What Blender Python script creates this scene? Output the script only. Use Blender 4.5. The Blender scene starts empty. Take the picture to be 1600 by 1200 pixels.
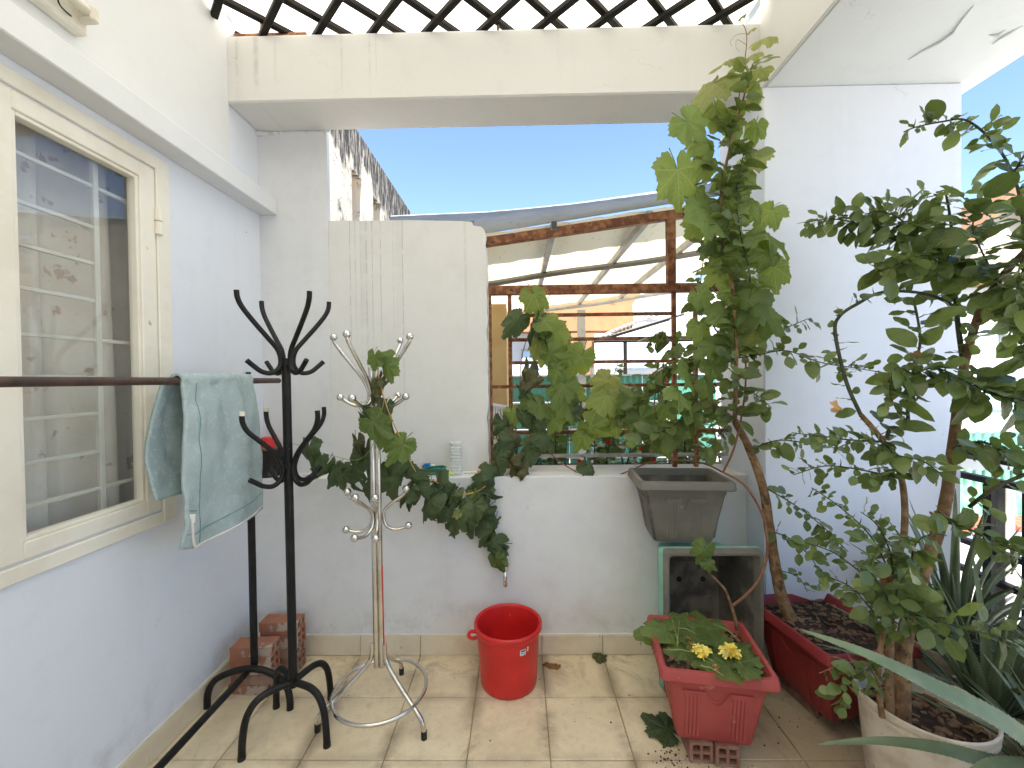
import bpy, bmesh, math, random
import numpy as np
from mathutils import Vector, Matrix, noise as mnoise

random.seed(7)
PI = math.pi
scene = bpy.context.scene
C = scene.collection

# ------------------------------------------------------------------ camera
CAM_H = 1.37
F_PX = 662.9
YAW, PITCH, ROLL = 0.015225, -0.01404, -0.01212
fwd = Vector((-math.sin(YAW) * math.cos(PITCH), math.cos(YAW) * math.cos(PITCH), math.sin(PITCH)))
r0 = Vector((math.cos(YAW), math.sin(YAW), 0))
u0 = r0.cross(fwd)
RIGHT = math.cos(ROLL) * r0 + math.sin(ROLL) * u0
UP = -math.sin(ROLL) * r0 + math.cos(ROLL) * u0
cam_d = bpy.data.cameras.new("camera")
cam = bpy.data.objects.new("camera", cam_d)
C.objects.link(cam)
cam.matrix_world = Matrix((
    (RIGHT.x, UP.x, -fwd.x, 0), (RIGHT.y, UP.y, -fwd.y, 0), (RIGHT.z, UP.z, -fwd.z, CAM_H), (0, 0, 0, 1)))
cam_d.sensor_width = 36
cam_d.lens = F_PX / 1600 * 36
cam_d.clip_start = 0.02
cam_d.clip_end = 2000
scene.camera = cam

# ------------------------------------------------------------------ sky, sun, exposure
SUN_DIR = Vector((0.05, -0.50, 0.865)).normalized()     # towards the sun: high, behind the viewer
elev = math.asin(SUN_DIR.z)
world = bpy.data.worlds.new("World")
scene.world = world
world.use_nodes = True
wn = world.node_tree
bg = wn.nodes["Background"]
sky = wn.nodes.new("ShaderNodeTexSky")
sky.sky_type = 'NISHITA'
sky.sun_disc = False
sky.sun_elevation = elev
sky.sun_rotation = math.atan2(SUN_DIR.x, SUN_DIR.y)
sky.air_density = 1.0
sky.dust_density = 0.25
sky.ozone_density = 2.6
wn.links.new(sky.outputs[0], bg.inputs[0])
bg.inputs[1].default_value = 0.088
sun_d = bpy.data.lights.new("sun", 'SUN')
sun_d.energy = 5.0
sun_d.angle = math.radians(0.5)
sun_d.color = (1.0, 0.95, 0.88)
sun = bpy.data.objects.new("sun", sun_d)
C.objects.link(sun)
sun.rotation_euler = SUN_DIR.to_track_quat('Z', 'Y').to_euler()
sun.location = (0, 0, 30)
scene.view_settings.view_transform = 'Standard'
scene.view_settings.look = 'None'
scene.view_settings.gamma = 1
scene.view_settings.use_curve_mapping = False
scene.view_settings.exposure = 2.05
scene.cycles.max_bounces = 14
scene.cycles.diffuse_bounces = 8
scene.cycles.transmission_bounces = 10
scene.cycles.transparent_max_bounces = 12
scene.cycles.sample_clamp_indirect = 6
scene.cycles.use_denoising = True

# ------------------------------------------------------------------ placing helpers
def ray(px, py):
    return fwd + RIGHT * ((px - 800) / F_PX) - UP * ((py - 600) / F_PX)
def at(px, py, Y):                       # the point at depth Y seen in that direction
    v = ray(px, py)
    return v * (Y / v.y) + Vector((0, 0, CAM_H))
def gz(px, py, Z):
    v = ray(px, py)
    return v * ((Z - CAM_H) / v.z) + Vector((0, 0, CAM_H))
def atx(px, py, X):
    v = ray(px, py)
    return v * (X / v.x) + Vector((0, 0, CAM_H))

# ------------------------------------------------------------------ materials
class NT:
    def __init__(s, name):
        s.m = bpy.data.materials.new(name)
        s.m.use_nodes = True
        s.t = s.m.node_tree
        s.b = s.t.nodes["Principled BSDF"]
        s.out = s.t.nodes["Material Output"]
    def n(s, typ, **kw):
        x = s.t.nodes.new(typ)
        for k, v in kw.items():
            setattr(x, k, v)
        return x
    def l(s, a, b):
        s.t.links.new(a, b)
    def val(s, inp, v):
        if hasattr(v, 'is_output'):
            s.l(v, inp)
        else:
            inp.default_value = v
    def math(s, op, a, b=0.0, c=None, clamp=False):
        x = s.n("ShaderNodeMath", operation=op, use_clamp=clamp)
        s.val(x.inputs[0], a); s.val(x.inputs[1], b)
        if c is not None: s.val(x.inputs[2], c)
        return x.outputs[0]
    def noise(s, vec, scale, detail=4, rough=.55, dist=0.0):
        x = s.n("ShaderNodeTexNoise")
        x.inputs["Scale"].default_value = scale
        x.inputs["Detail"].default_value = detail
        x.inputs["Roughness"].default_value = rough
        x.inputs["Distortion"].default_value = dist
        if vec is not None: s.l(vec, x.inputs["Vector"])
        return x.outputs[0]
    def ramp(s, v, lo, hi):
        x = s.n("ShaderNodeMapRange", interpolation_type='SMOOTHSTEP')
        s.val(x.inputs[0], v)
        x.inputs[1].default_value = lo; x.inputs[2].default_value = hi
        return x.outputs[0]
    def mix(s, f, a, b):
        x = s.n("ShaderNodeMix", data_type='RGBA')
        s.val(x.inputs[0], f)
        for i, v in ((6, a), (7, b)):
            if hasattr(v, 'is_output'): s.l(v, x.inputs[i])
            else: x.inputs[i].default_value = (*v[:3], 1)
        return x.outputs[2]
    def mapping(s, vec, scale):
        x = s.n("ShaderNodeMapping")
        s.l(vec, x.inputs[0]); x.inputs["Scale"].default_value = scale
        return x.outputs[0]
    def pos(s):
        return s.n("ShaderNodeNewGeometry").outputs["Position"]
    def objco(s):
        return s.n("ShaderNodeTexCoord").outputs["Object"]
    def rnd(s):
        return s.n("ShaderNodeObjectInfo").outputs["Random"]
    def bump(s, h, strength, dist=.01):
        x = s.n("ShaderNodeBump")
        x.inputs["Strength"].default_value = strength
        x.inputs["Distance"].default_value = dist
        s.l(h, x.inputs["Height"])
        s.l(x.outputs[0], s.b.inputs["Normal"])
    def fin(s, col, rough=.5, metal=0.0, spec=.5):
        s.val(s.b.inputs["Base Color"], col if hasattr(col, 'is_output') else (*col[:3], 1))
        s.val(s.b.inputs["Roughness"], rough)
        s.b.inputs["Metallic"].default_value = metal
        s.b.inputs["Specular IOR Level"].default_value = spec
        return s.m

def worn(name, c1, c2, scale=6, rough=.55, bump=.15, bscale=60, metal=0.0, lo=.4, hi=.65, spec=.4, speck=None, rvar=.0):
    m = NT(name)
    p = m.objco()
    a = m.noise(p, scale, 6, .6)
    col = m.mix(m.ramp(a, lo, hi), c1, c2)
    if speck:
        v = m.noise(p, speck[1], 3, .6)
        col = m.mix(m.ramp(v, speck[2], speck[2] + .06), col, speck[0])
    if rvar:
        h = m.n("ShaderNodeHueSaturation")
        m.l(col, h.inputs["Color"])
        m.l(m.math('ADD', m.math('MULTIPLY', m.rnd(), 2 * rvar), 1 - rvar), h.inputs["Value"])
        col = h.outputs[0]
    if bump: m.bump(m.noise(p, bscale, 4), bump, .004)
    return m.fin(col, rough, metal, spec)

def wall_paint(name, c1, c2, drips=None, grime=0.0):
    m = NT(name)
    p = m.pos()
    a = m.noise(p, 1.3, 5, .6)
    b = m.noise(p, 9, 5, .65)
    col = m.mix(m.ramp(a, .35, .7), c1, c2)
    col = m.mix(m.math('MULTIPLY', m.ramp(b, .5, .75), .12), col, (c1[0] * .72, c1[1] * .72, c1[2] * .7))
    v = m.n("ShaderNodeTexVoronoi"); v.inputs["Scale"].default_value = 9
    m.l(p, v.inputs["Vector"])
    spk = m.math('MULTIPLY', m.math('LESS_THAN', v.outputs["Distance"], .032), m.ramp(m.noise(p, 2.1, 2), .52, .6))
    col = m.mix(m.math('MULTIPLY', spk, .8), col, (.12, .11, .10))
    # faint rain marks running down
    s = m.noise(m.mapping(p, (6, 6, .3)), 1.6, 3, .6)
    col = m.mix(m.math('MULTIPLY', m.ramp(s, .55, .75), .07), col, (c1[0] * .62, c1[1] * .60, c1[2] * .56))
    ck = m.noise(p, 2.6, 6, .6, .9)
    ck = m.math('SUBTRACT', 1, m.ramp(m.math('ABSOLUTE', m.math('SUBTRACT', ck, .5)), .0, .0022))
    ck = m.math('MULTIPLY', ck, m.ramp(m.noise(p, 1.7, 3), .58, .64))
    col = m.mix(m.math('MULTIPLY', ck, .5), col, (.30, .29, .28))
    spz = m.n("ShaderNodeSeparateXYZ"); m.l(p, spz.inputs[0])
    spl = m.math('MULTIPLY', m.math('SUBTRACT', 1, m.ramp(spz.outputs[2], .08, .38)), m.ramp(m.noise(p, 8, 6, .75), .45, .7))
    col = m.mix(m.math('MULTIPLY', spl, .35), col, (.34, .30, .24))
    if drips:
        lines, ztop, zlen, amt = drips
        sp = m.n("ShaderNodeSeparateXYZ"); m.l(p, sp.inputs[0])
        jig = m.noise(m.mapping(p, (5, 5, 9)), 1.0, 2)
        xx = m.math('ADD', sp.outputs[0], m.math('MULTIPLY', jig, .006))
        tot = None
        for (x0, hw, st, ln) in lines:
            g = m.math('SUBTRACT', 1, m.ramp(m.math('ABSOLUTE', m.math('SUBTRACT', xx, x0 + .003)), hw * .2, hw))
            g = m.math('MULTIPLY', g, m.math('MULTIPLY', m.ramp(sp.outputs[2], ztop - zlen * ln, ztop - zlen * ln * .3), st))
            tot = g if tot is None else m.math('MAXIMUM', tot, g)
        brk = m.ramp(m.noise(m.mapping(p, (3, 3, 6)), 4, 3), .30, .55)
        col = m.mix(m.math('MULTIPLY', m.math('MULTIPLY', tot, brk), amt), col, (.24, .22, .195))
    if grime:
        sp = m.n("ShaderNodeSeparateXYZ"); m.l(p, sp.inputs[0])
        g = m.math('MULTIPLY', m.ramp(m.noise(p, 5, 5, .7), .42, .72), grime)
        col = m.mix(g, col, (.32, .29, .25))
    m.bump(m.math('ADD', m.noise(p, 7, 3), m.math('MULTIPLY', m.noise(p, 120, 3), .35)), .22, .006)
    return m.fin(col, .62, 0, .25)

M = {}
M['wall_blue'] = wall_paint('wall_blue', (.725, .76, .84), (.755, .785, .86))
M['wall_grey'] = wall_paint('wall_grey', (.69, .705, .73), (.73, .74, .76), grime=.12)
M['wall_panel'] = wall_paint('wall_panel', (.70, .70, .69), (.73, .725, .71), drips=([(-.874, .0035, .8, 1), (-.846, .005, .5, .7), (-.818, .003, .6, .9), (-.788, .006, .7, 1), (-.757, .0035, .8, 1.1), (-.713, .004, .7, .95), (-.648, .003, .5, .8), (-.598, .004, .85, 1.2), (-.80, .03, .22, .8), (-.62, .03, .15, .7), (-.27, .012, .3, .7)], 2.2, 1.05, .5), grime=.08)
M['wall_white'] = wall_paint('wall_white', (.71, .725, .745), (.74, .75, .765))
M['beam'] = wall_paint('beam', (.70, .69, .665), (.72, .71, .69), drips=([(-1.29, .012, .6, .9), (-1.20, .018, .7, 1), (-1.11, .010, .35, .8), (-.80, .010, .4, .9), (-.67, .007, .4, .9), (-.64, .005, .35, .8), (.2, .012, .2, .5)], 2.98, .40, .38))
M['soffit'] = wall_paint('soffit', (.70, .735, .735), (.73, .76, .755))
M['yard'] = worn('yard', (.42, .40, .36), (.30, .28, .25), 3, .8)

def tile_mat():
    m = NT('floor_tile')
    o = m.objco(); p = m.pos()
    so = m.n("ShaderNodeSeparateXYZ"); m.l(o, so.inputs[0])
    sp = m.n("ShaderNodeSeparateXYZ"); m.l(p, sp.inputs[0])
    a = m.noise(p, 3.0, 6, .65)
    col = m.mix(m.ramp(a, .36, .66), (.78, .67, .475), (.69, .57, .385))
    mott = m.noise(p, 26, 5, .7)
    col = m.mix(m.math('MULTIPLY', m.ramp(mott, .48, .72), .35), col, (.47, .38, .245))
    ax = m.math('ABSOLUTE', so.outputs[0]); ay = m.math('ABSOLUTE', so.outputs[1])
    edge = m.math('MAXIMUM', m.ramp(ax, .085, .150), m.math('MULTIPLY', m.ramp(ay, .10, .150), .55))
    st = m.noise(p, 2.3, 6, .7, .6)
    dirt = m.math('MULTIPLY', edge, m.ramp(st, .38, .58))
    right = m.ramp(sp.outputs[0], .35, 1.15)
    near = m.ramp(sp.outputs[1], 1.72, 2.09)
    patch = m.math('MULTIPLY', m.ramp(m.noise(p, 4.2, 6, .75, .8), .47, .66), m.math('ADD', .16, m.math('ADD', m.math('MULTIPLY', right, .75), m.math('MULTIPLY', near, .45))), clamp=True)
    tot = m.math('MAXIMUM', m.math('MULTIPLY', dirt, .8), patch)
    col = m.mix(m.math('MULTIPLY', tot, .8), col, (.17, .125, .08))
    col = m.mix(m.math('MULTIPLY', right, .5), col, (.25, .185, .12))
    # rust spots
    rs = m.math('MULTIPLY', m.ramp(m.noise(p, 7, 2, .4), .73, .77), m.math('SUBTRACT', 1, m.ramp(sp.outputs[0], -.85, -.5)))
    col = m.mix(m.math('MULTIPLY', rs, .7), col, (.55, .20, .04))
    v = m.n("ShaderNodeTexVoronoi"); v.inputs["Scale"].default_value = 34; m.l(p, v.inputs["Vector"])
    spk = m.math('MULTIPLY', m.math('LESS_THAN', v.outputs["Distance"], .085), m.ramp(m.noise(p, 3.3, 2), .55, .62))
    col = m.mix(spk, col, (.07, .05, .035))
    cr = m.noise(p, 9, 5, .6, 1.4)
    crk = m.math('SUBTRACT', 1, m.ramp(m.math('ABSOLUTE', m.math('SUBTRACT', cr, .5)), .0, .006))
    col = m.mix(m.math('MULTIPLY', crk, .22), col, (.30, .22, .13))
    m.bump(m.math('ADD', m.noise(p, 14, 4), m.math('MULTIPLY', tot, -.2)), .16, .006)
    return m.fin(col, m.math('ADD', .42, m.math('MULTIPLY', tot, .3)), 0, .4)
M['tile'] = tile_mat()
M['grout'] = worn('grout', (.30, .24, .165), (.42, .34, .24), 9, .9)
M['skirt'] = worn('skirt', (.70, .63, .50), (.62, .54, .41), 5, .45, speck=((.18, .13, .08), 14, .66))
M['frame_cream'] = worn('frame_cream', (.82, .785, .70), (.75, .70, .60), 5, .5, .2, 30, speck=((.42, .34, .24), 11, .67))
M['frame_white'] = worn('frame_white', (.74, .73, .68), (.68, .66, .60), 7, .4)
M['black_metal'] = worn('black_metal', (.006, .006, .006), (.014, .013, .012), 14, .48, .3, 45, speck=((.06, .045, .035), 30, .69), spec=.3)
M['lattice'] = worn('lattice', (.008, .0075, .007), (.018, .014, .011), 9, .65, spec=.2)
M['rail_brown'] = worn('rail_brown', (.085, .05, .038), (.05, .032, .027), 20, .5, .3, 60)
M['rust'] = worn('rust', (.15, .048, .017), (.36, .165, .07), 22, .62, .5, 60, lo=.40, hi=.68, speck=((.06, .02, .01), 34, .60))
M['galv'] = worn('galv', (.42, .41, .38), (.30, .29, .27), 8, .55, .2)
M['chrome'] = worn('chrome', (.72, .70, .66), (.60, .57, .52), 12, .22, .05, 50, metal=1.0)
M['chrome_ball'] = worn('chrome_ball', (.75, .73, .70), (.70, .68, .65), 12, .16, .02, 50, metal=1.0)
M['rubber'] = worn('rubber', (.012, .012, .012), (.02, .02, .02), 20, .6)
M['white_cap'] = worn('white_cap', (.72, .68, .60), (.60, .54, .45), 20, .5)
M['bucket'] = worn('bucket', (.62, .022, .020), (.53, .018, .017), 7, .36, .08, 40, spec=.45, speck=((.62, .16, .14), 26, .70))
M['red_planter'] = worn('red_planter', (.40, .075, .070), (.345, .058, .055), 5, .55, .12, 50, speck=((.52, .25, .21), 9, .66))
M['dark_planter'] = worn('dark_planter', (.26, .034, .034), (.21, .028, .028), 5, .5, .12, 50, speck=((.40, .12, .11), 9, .70))
M['grey_planter'] = worn('grey_planter', (.15, .142, .122), (.21, .192, .16), 5, .6, .15, 60, speck=((.26, .23, .19), 12, .68))
M['grey_inside'] = worn('grey_inside', (.085, .08, .07), (.20, .18, .155), 10, .7, .3, 110)
M['mint'] = worn('mint', (.24, .50, .40), (.20, .42, .34), 6, .5)
M['soil'] = worn('soil', (.022, .013, .009), (.060, .036, .024), 24, .95, 1.0, 70)
M['chips'] = worn('chips', (.10, .055, .032), (.26, .17, .10), 3, .85, .3, rvar=.3)
M['brick'] = worn('brick', (.33, .135, .08), (.32, .19, .14), 10, .85, .6, 70, speck=((.46, .37, .31), 11, .54))
M['brick_dull'] = worn('brick_dull', (.24, .115, .08), (.34, .23, .18), 14, .85, .6, 70)
M['bark'] = worn('bark', (.17, .095, .045), (.29, .18, .09), 38, .8, 1.0, 110, speck=((.09, .055, .032), 30, .60))
M['stem_green'] = worn('stem_green', (.035, .045, .016), (.065, .07, .028), 25, .6, .2)
M['vine_stem'] = worn('vine_stem', (.20, .085, .05), (.25, .13, .07), 25, .65, .2)
M['tendril'] = worn('tendril', (.26, .30, .09), (.32, .34, .13), 25, .55, 0)
M['dry_leaf'] = worn('dry_leaf', (.30, .15, .06), (.20, .085, .03), 30, .8, .5)
M['straw'] = worn('straw', (.60, .36, .14), (.50, .27, .10), 20, .8, .3)
M['petal'] = worn('petal', (.90, .74, .12), (.92, .82, .30), 20, .6, 0)
M['red_petal'] = worn('red_petal', (.60, .025, .015), (.55, .05, .02), 20, .55, 0)
M['white_pot'] = worn('white_pot', (.64, .58, .49), (.47, .40, .31), 9, .5, .15, 30, speck=((.25, .19, .13), 12, .62))
M['blue_plastic'] = worn('blue_plastic', (.02, .18, .55), (.02, .25, .62), 20, .5)
M['hose'] = worn('hose', (.015, .14, .095), (.02, .17, .12), 20, .4)
M['lime_plastic'] = worn('lime_plastic', (.55, .75, .20), (.50, .70, .2), 20, .4)
M['pink'] = worn('pink', (.72, .36, .37), (.66, .33, .34), 10, .45)
M['white_plastic'] = worn('white_plastic', (.75, .74, .70), (.66, .64, .58), 10, .45)
M['red_cup'] = worn('red_cup', (.60, .02, .02), (.52, .02, .02), 6, .3, 0)
M['burnt_clay'] = worn('burnt_clay', (.022, .019, .017), (.15, .12, .10), 16, .8, .6, 40, lo=.55, hi=.7)
M['clay_top'] = worn('clay_top', (.28, .14, .09), (.10, .06, .045), 22, .85, .6)
M['orange_wall'] = worn('orange_wall', (.33, .16, .075), (.29, .135, .06), 3, .8, speck=((.18, .09, .055), 6, .63))
M['yellow_wall'] = worn('yellow_wall', (.48, .33, .15), (.42, .28, .12), 3, .8)
M['white_wall'] = worn('white_wall', (.58, .60, .63), (.52, .54, .57), 2, .7)
M['paleblue'] = worn('paleblue', (.42, .58, .74), (.38, .54, .70), 2, .6)
M['green_sheet'] = worn('green_sheet', (.05, .21, .155), (.06, .18, .135), 4, .5)
M['green_roof'] = worn('green_roof', (.09, .27, .16), (.16, .36, .25), 4, .5)
M['grey_sheet'] = worn('grey_sheet', (.30, .31, .305), (.24, .25, .245), 3, .75, .15, 20, speck=((.16, .15, .13), 9, .66))
M['red_tile'] = worn('red_tile', (.38, .13, .07), (.30, .10, .06), 6, .8)
M['tan_roof'] = worn('tan_roof', (.24, .13, .07), (.20, .11, .06), 4, .8)
M['cream_wall'] = worn('cream_wall', (.45, .41, .33), (.40, .36, .29), 2, .8)
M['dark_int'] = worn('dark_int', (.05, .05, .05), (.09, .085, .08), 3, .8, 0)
M['curtain'] = worn('curtain', (.80, .76, .71), (.73, .68, .62), 5, .85, .3, 90, speck=((.58, .46, .40), 16, .62))
M['towel'] = worn('towel', (.43, .525, .535), (.36, .46, .475), 7, .95, .7, 260, lo=.35, hi=.7, speck=((.46, .56, .56), 60, .55))
M['piping'] = worn('piping', (.78, .76, .72), (.70, .68, .64), 20, .7)
M['towel_seam'] = worn('towel_seam', (.17, .27, .30), (.20, .30, .33), 20, .9)
M['tube_white'] = worn('tube_white', (.72, .70, .62), (.64, .60, .50), 9, .35)
M['paint_flake'] = worn('paint_flake', (.62, .66, .66), (.70, .73, .73), 8, .7)

def mould_mat():
    m = NT('mouldy_wall')
    p = m.pos()
    sp = m.n("ShaderNodeSeparateXYZ"); m.l(p, sp.inputs[0])
    s = m.noise(m.mapping(p, (1, 1.0, .42)), 1.15, 7, .64, .3)
    h = m.math('POWER', m.ramp(sp.outputs[2], 4.0, 6.1), 2.2)
    f = m.ramp(m.math('ADD', s, m.math('MULTIPLY', h, .34)), .60, .67)
    fine = m.ramp(m.noise(m.mapping(p, (3, 6, 1.2)), 2.2, 6, .7), .34, .56)
    col = m.mix(m.math('MULTIPLY', f, m.math('ADD', .35, m.math('MULTIPLY', fine, .6))), (.66, .58, .47), (.018, .017, .018))
    crk = m.noise(p, 1.0, 5, .6, 1.0)
    k = m.math('SUBTRACT', 1, m.ramp(m.math('ABSOLUTE', m.math('SUBTRACT', crk, .5)), 0, .008))
    col = m.mix(m.math('MULTIPLY', k, .8), col, (.08, .07, .06))
    return m.fin(col, .85, 0, .2)
M['mould'] = mould_mat()

def sheet_mat(name, col, trans):
    m = NT(name)
    p = m.pos()
    v = m.noise(m.mapping(p, (9, 3, 9)), 3.0, 6, .7)
    f = m.ramp(v, .60, .70)
    c = m.mix(m.math('MULTIPLY', f, .85), col, (col[0] * .45, col[1] * .36, col[2] * .25))
    m.fin(c, .35, 0, .4)
    tr = m.n("ShaderNodeBsdfTranslucent"); m.l(c, tr.inputs[0])
    mx = m.n("ShaderNodeMixShader"); mx.inputs[0].default_value = trans
    m.l(m.b.outputs[0], mx.inputs[1]); m.l(tr.outputs[0], mx.inputs[2])
    m.l(mx.outputs[0], m.out.inputs[0])
    return m.m
M['roof_sheet'] = sheet_mat('roof_sheet', (.90, .86, .72), .60)
M['lean_sheet'] = sheet_mat('lean_sheet', (.86, .79, .58), .24)

def glass_mat(name, rough=0.0, tint=(1, 1, 1), thin=True):
    m = NT(name)
    g = m.n("ShaderNodeBsdfGlossy"); g.inputs["Roughness"].default_value = rough
    t = m.n("ShaderNodeBsdfTransparent"); t.inputs[0].default_value = (*tint, 1)
    ge = m.n("ShaderNodeNewGeometry")
    dp = m.n("ShaderNodeVectorMath", operation='DOT_PRODUCT')
    m.l(ge.outputs["Incoming"], dp.inputs[0]); m.l(ge.outputs["Normal"], dp.inputs[1])
    c5 = m.math('POWER', m.math('SUBTRACT', 1, m.math('ABSOLUTE', dp.outputs["Value"]), clamp=True), 5)
    f = m.math('ADD', .06, m.math('MULTIPLY', c5, .94), clamp=True)
    mx = m.n("ShaderNodeMixShader")
    m.l(f, mx.inputs[0]); m.l(t.outputs[0], mx.inputs[1]); m.l(g.outputs[0], mx.inputs[2])
    m.l(mx.outputs[0], m.out.inputs[0])
    return m.m
M['glass'] = glass_mat('window_glass', 0.0, (.96, .97, .97))
def clear_mat(name, rough, tint, alpha):
    m = NT(name)
    m.fin(tint, rough, 0, .6)
    t = m.n("ShaderNodeBsdfTransparent"); t.inputs[0].default_value = (.94, .95, .95, 1)
    mx = m.n("ShaderNodeMixShader"); mx.inputs[0].default_value = alpha
    m.l(t.outputs[0], mx.inputs[1]); m.l(m.b.outputs[0], mx.inputs[2]); m.l(mx.outputs[0], m.out.inputs[0])
    return m.m
M['clear_bowl'] = clear_mat('clear_bowl', .15, (.80, .80, .78), .35)
M['crystal'] = clear_mat('crystal', .06, (.86, .88, .88), .30)

def leaf_mat(name, c1, c2, c3, veins=None, trans=.3, rough=.42, island=False, vcol=(.16, .22, .07)):
    m = NT(name)
    o = m.objco()
    r = m.n("ShaderNodeNewGeometry").outputs["Random Per Island"] if island else m.rnd()
    col = m.mix(m.ramp(r, 0, .55), c1, c2)
    col = m.mix(m.ramp(r, .62, 1.0), col, c3)
    mo = m.noise(o, 5, 4, .6)
    col = m.mix(m.math('MULTIPLY', m.ramp(mo, .45, .7), .3), col, (c1[0] * .6, c1[1] * .65, c1[2] * .5))
    if veins == 'palmate':
        sp = m.n("ShaderNodeSeparateXYZ"); m.l(o, sp.inputs[0])
        ax = m.math('ABSOLUTE', sp.outputs[0])
        tot = None
        for deg in (0, 48, 102):
            s_, c_ = math.sin(math.radians(deg)), math.cos(math.radians(deg))
            cr = m.math('ABSOLUTE', m.math('SUBTRACT', m.math('MULTIPLY', ax, c_), m.math('MULTIPLY', sp.outputs[1], s_)))
            dt = m.math('ADD', m.math('MULTIPLY', ax, s_), m.math('MULTIPLY', sp.outputs[1], c_))
            v = m.math('MULTIPLY', m.math('SUBTRACT', 1, m.ramp(cr, .003, .014)), m.math('GREATER_THAN', dt, 0))
            # side veins
            w = m.math('FRACT', m.math('MULTIPLY', m.math('SUBTRACT', dt, m.math('MULTIPLY', cr, .9)), 9))
            sv = m.math('MULTIPLY', m.math('SUBTRACT', 1, m.ramp(m.math('ABSOLUTE', m.math('SUBTRACT', w, .5)), .03, .11)), m.math('MULTIPLY', m.math('LESS_THAN', cr, m.math('MULTIPLY', dt, .36)), .45))
            v = m.math('MAXIMUM', v, sv)
            tot = v if tot is None else m.math('MAXIMUM', tot, v)
        col = m.mix(m.math('MULTIPLY', tot, .55), col, vcol)
        m.bump(m.math('ADD', tot, m.math('MULTIPLY', m.noise(o, 14, 3), 1.2)), .35, .03)
    elif veins == 'pinnate':
        sp = m.n("ShaderNodeSeparateXYZ"); m.l(o, sp.inputs[0])
        ax = m.math('ABSOLUTE', sp.outputs[0])
        v = m.math('SUBTRACT', 1, m.ramp(ax, .006, .02))
        w = m.math('FRACT', m.math('MULTIPLY', m.math('SUBTRACT', sp.outputs[1], m.math('MULTIPLY', ax, .7)), 11))
        sv = m.math('MULTIPLY', m.math('SUBTRACT', 1, m.ramp(m.math('ABSOLUTE', m.math('SUBTRACT', w, .5)), .03, .14)), .4)
        tot = m.math('MAXIMUM', v, sv)
        col = m.mix(m.math('MULTIPLY', tot, .45), col, vcol)
        m.bump(m.math('SUBTRACT', m.math('MULTIPLY', m.noise(o, 9, 2), .8), tot), .25, .03)
    m.fin(col, rough, 0, .45)
    h = m.n("ShaderNodeHueSaturation"); h.inputs["Value"].default_value = 1.9; h.inputs["Saturation"].default_value = 1.15
    h.inputs["Hue"].default_value = .485
    m.l(col, h.inputs["Color"])
    tr = m.n("ShaderNodeBsdfTranslucent"); m.l(h.outputs[0], tr.inputs[0])
    mx = m.n("ShaderNodeMixShader"); mx.inputs[0].default_value = trans
    m.l(m.b.outputs[0], mx.inputs[1]); m.l(tr.outputs[0], mx.inputs[2])
    m.l(mx.outputs[0], m.out.inputs[0])
    return m.m
M['grape'] = leaf_mat('grape_leaf', (.125, .185, .052), (.155, .225, .064), (.20, .275, .082), 'palmate', .42, .5, vcol=(.20, .26, .09))
M['grape_mid'] = leaf_mat('grape_leaf_mid', (.17, .235, .058), (.21, .275, .075), (.25, .32, .09), 'palmate', .46, .5, vcol=(.32, .38, .15))
M['grape_dark'] = leaf_mat('grape_leaf_dark', (.052, .082, .032), (.07, .108, .042), (.098, .138, .052), 'palmate', .2, .6, vcol=(.10, .14, .06))
M['grape_young'] = leaf_mat('grape_leaf_young', (.19, .23, .06), (.25, .28, .09), (.30, .33, .12), 'palmate', .45, .5, vcol=(.34, .37, .17))
M['grape_wilt'] = leaf_mat('grape_leaf_wilted', (.075, .075, .03), (.11, .10, .045), (.15, .14, .06), 'palmate', .15, .7)
M['lime'] = leaf_mat('lime_leaf', (.092, .130, .038), (.120, .165, .048), (.168, .22, .066), 'pinnate', .28, .30, vcol=(.13, .18, .06))
M['lime_bulk'] = leaf_mat('lime_leaf_bulk', (.092, .130, .038), (.120, .165, .048), (.168, .22, .066), None, .28, .30, island=True)
M['lime_young'] = leaf_mat('lime_leaf_young', (.16, .24, .055), (.20, .28, .075), (.24, .33, .10), 'pinnate', .4, .4, vcol=(.28, .36, .14))
M['shrub'] = leaf_mat('shrub_leaf', (.06, .11, .03), (.10, .165, .045), (.16, .23, .07), 'pinnate', .32, .42)

def aloe_mat():
    m = NT('aloe_leaf')
    p = m.objco()
    a = m.noise(p, 12, 4)
    col = m.mix(m.ramp(a, .4, .65), (.115, .155, .080), (.155, .20, .105))
    v = m.n("ShaderNodeTexVoronoi"); v.inputs["Scale"].default_value = 60
    m.l(p, v.inputs["Vector"])
    s = m.math('MULTIPLY', m.math('LESS_THAN', v.outputs["Distance"], .22), m.ramp(m.noise(p, 9, 2), .5, .62))
    col = m.mix(m.math('MULTIPLY', s, .45), col, (.26, .32, .22))
    h = m.n("ShaderNodeHueSaturation"); m.l(col, h.inputs["Color"])
    m.l(m.math('ADD', m.math('MULTIPLY', m.rnd(), .5), .65), h.inputs["Value"])
    m.bump(a, .1, .004)
    return m.fin(h.outputs[0], .42, 0, .4)
M['aloe'] = aloe_mat()
M['aloe_tooth'] = worn('aloe_tooth', (.42, .42, .28), (.36, .36, .22), 20, .5, 0)

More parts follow.
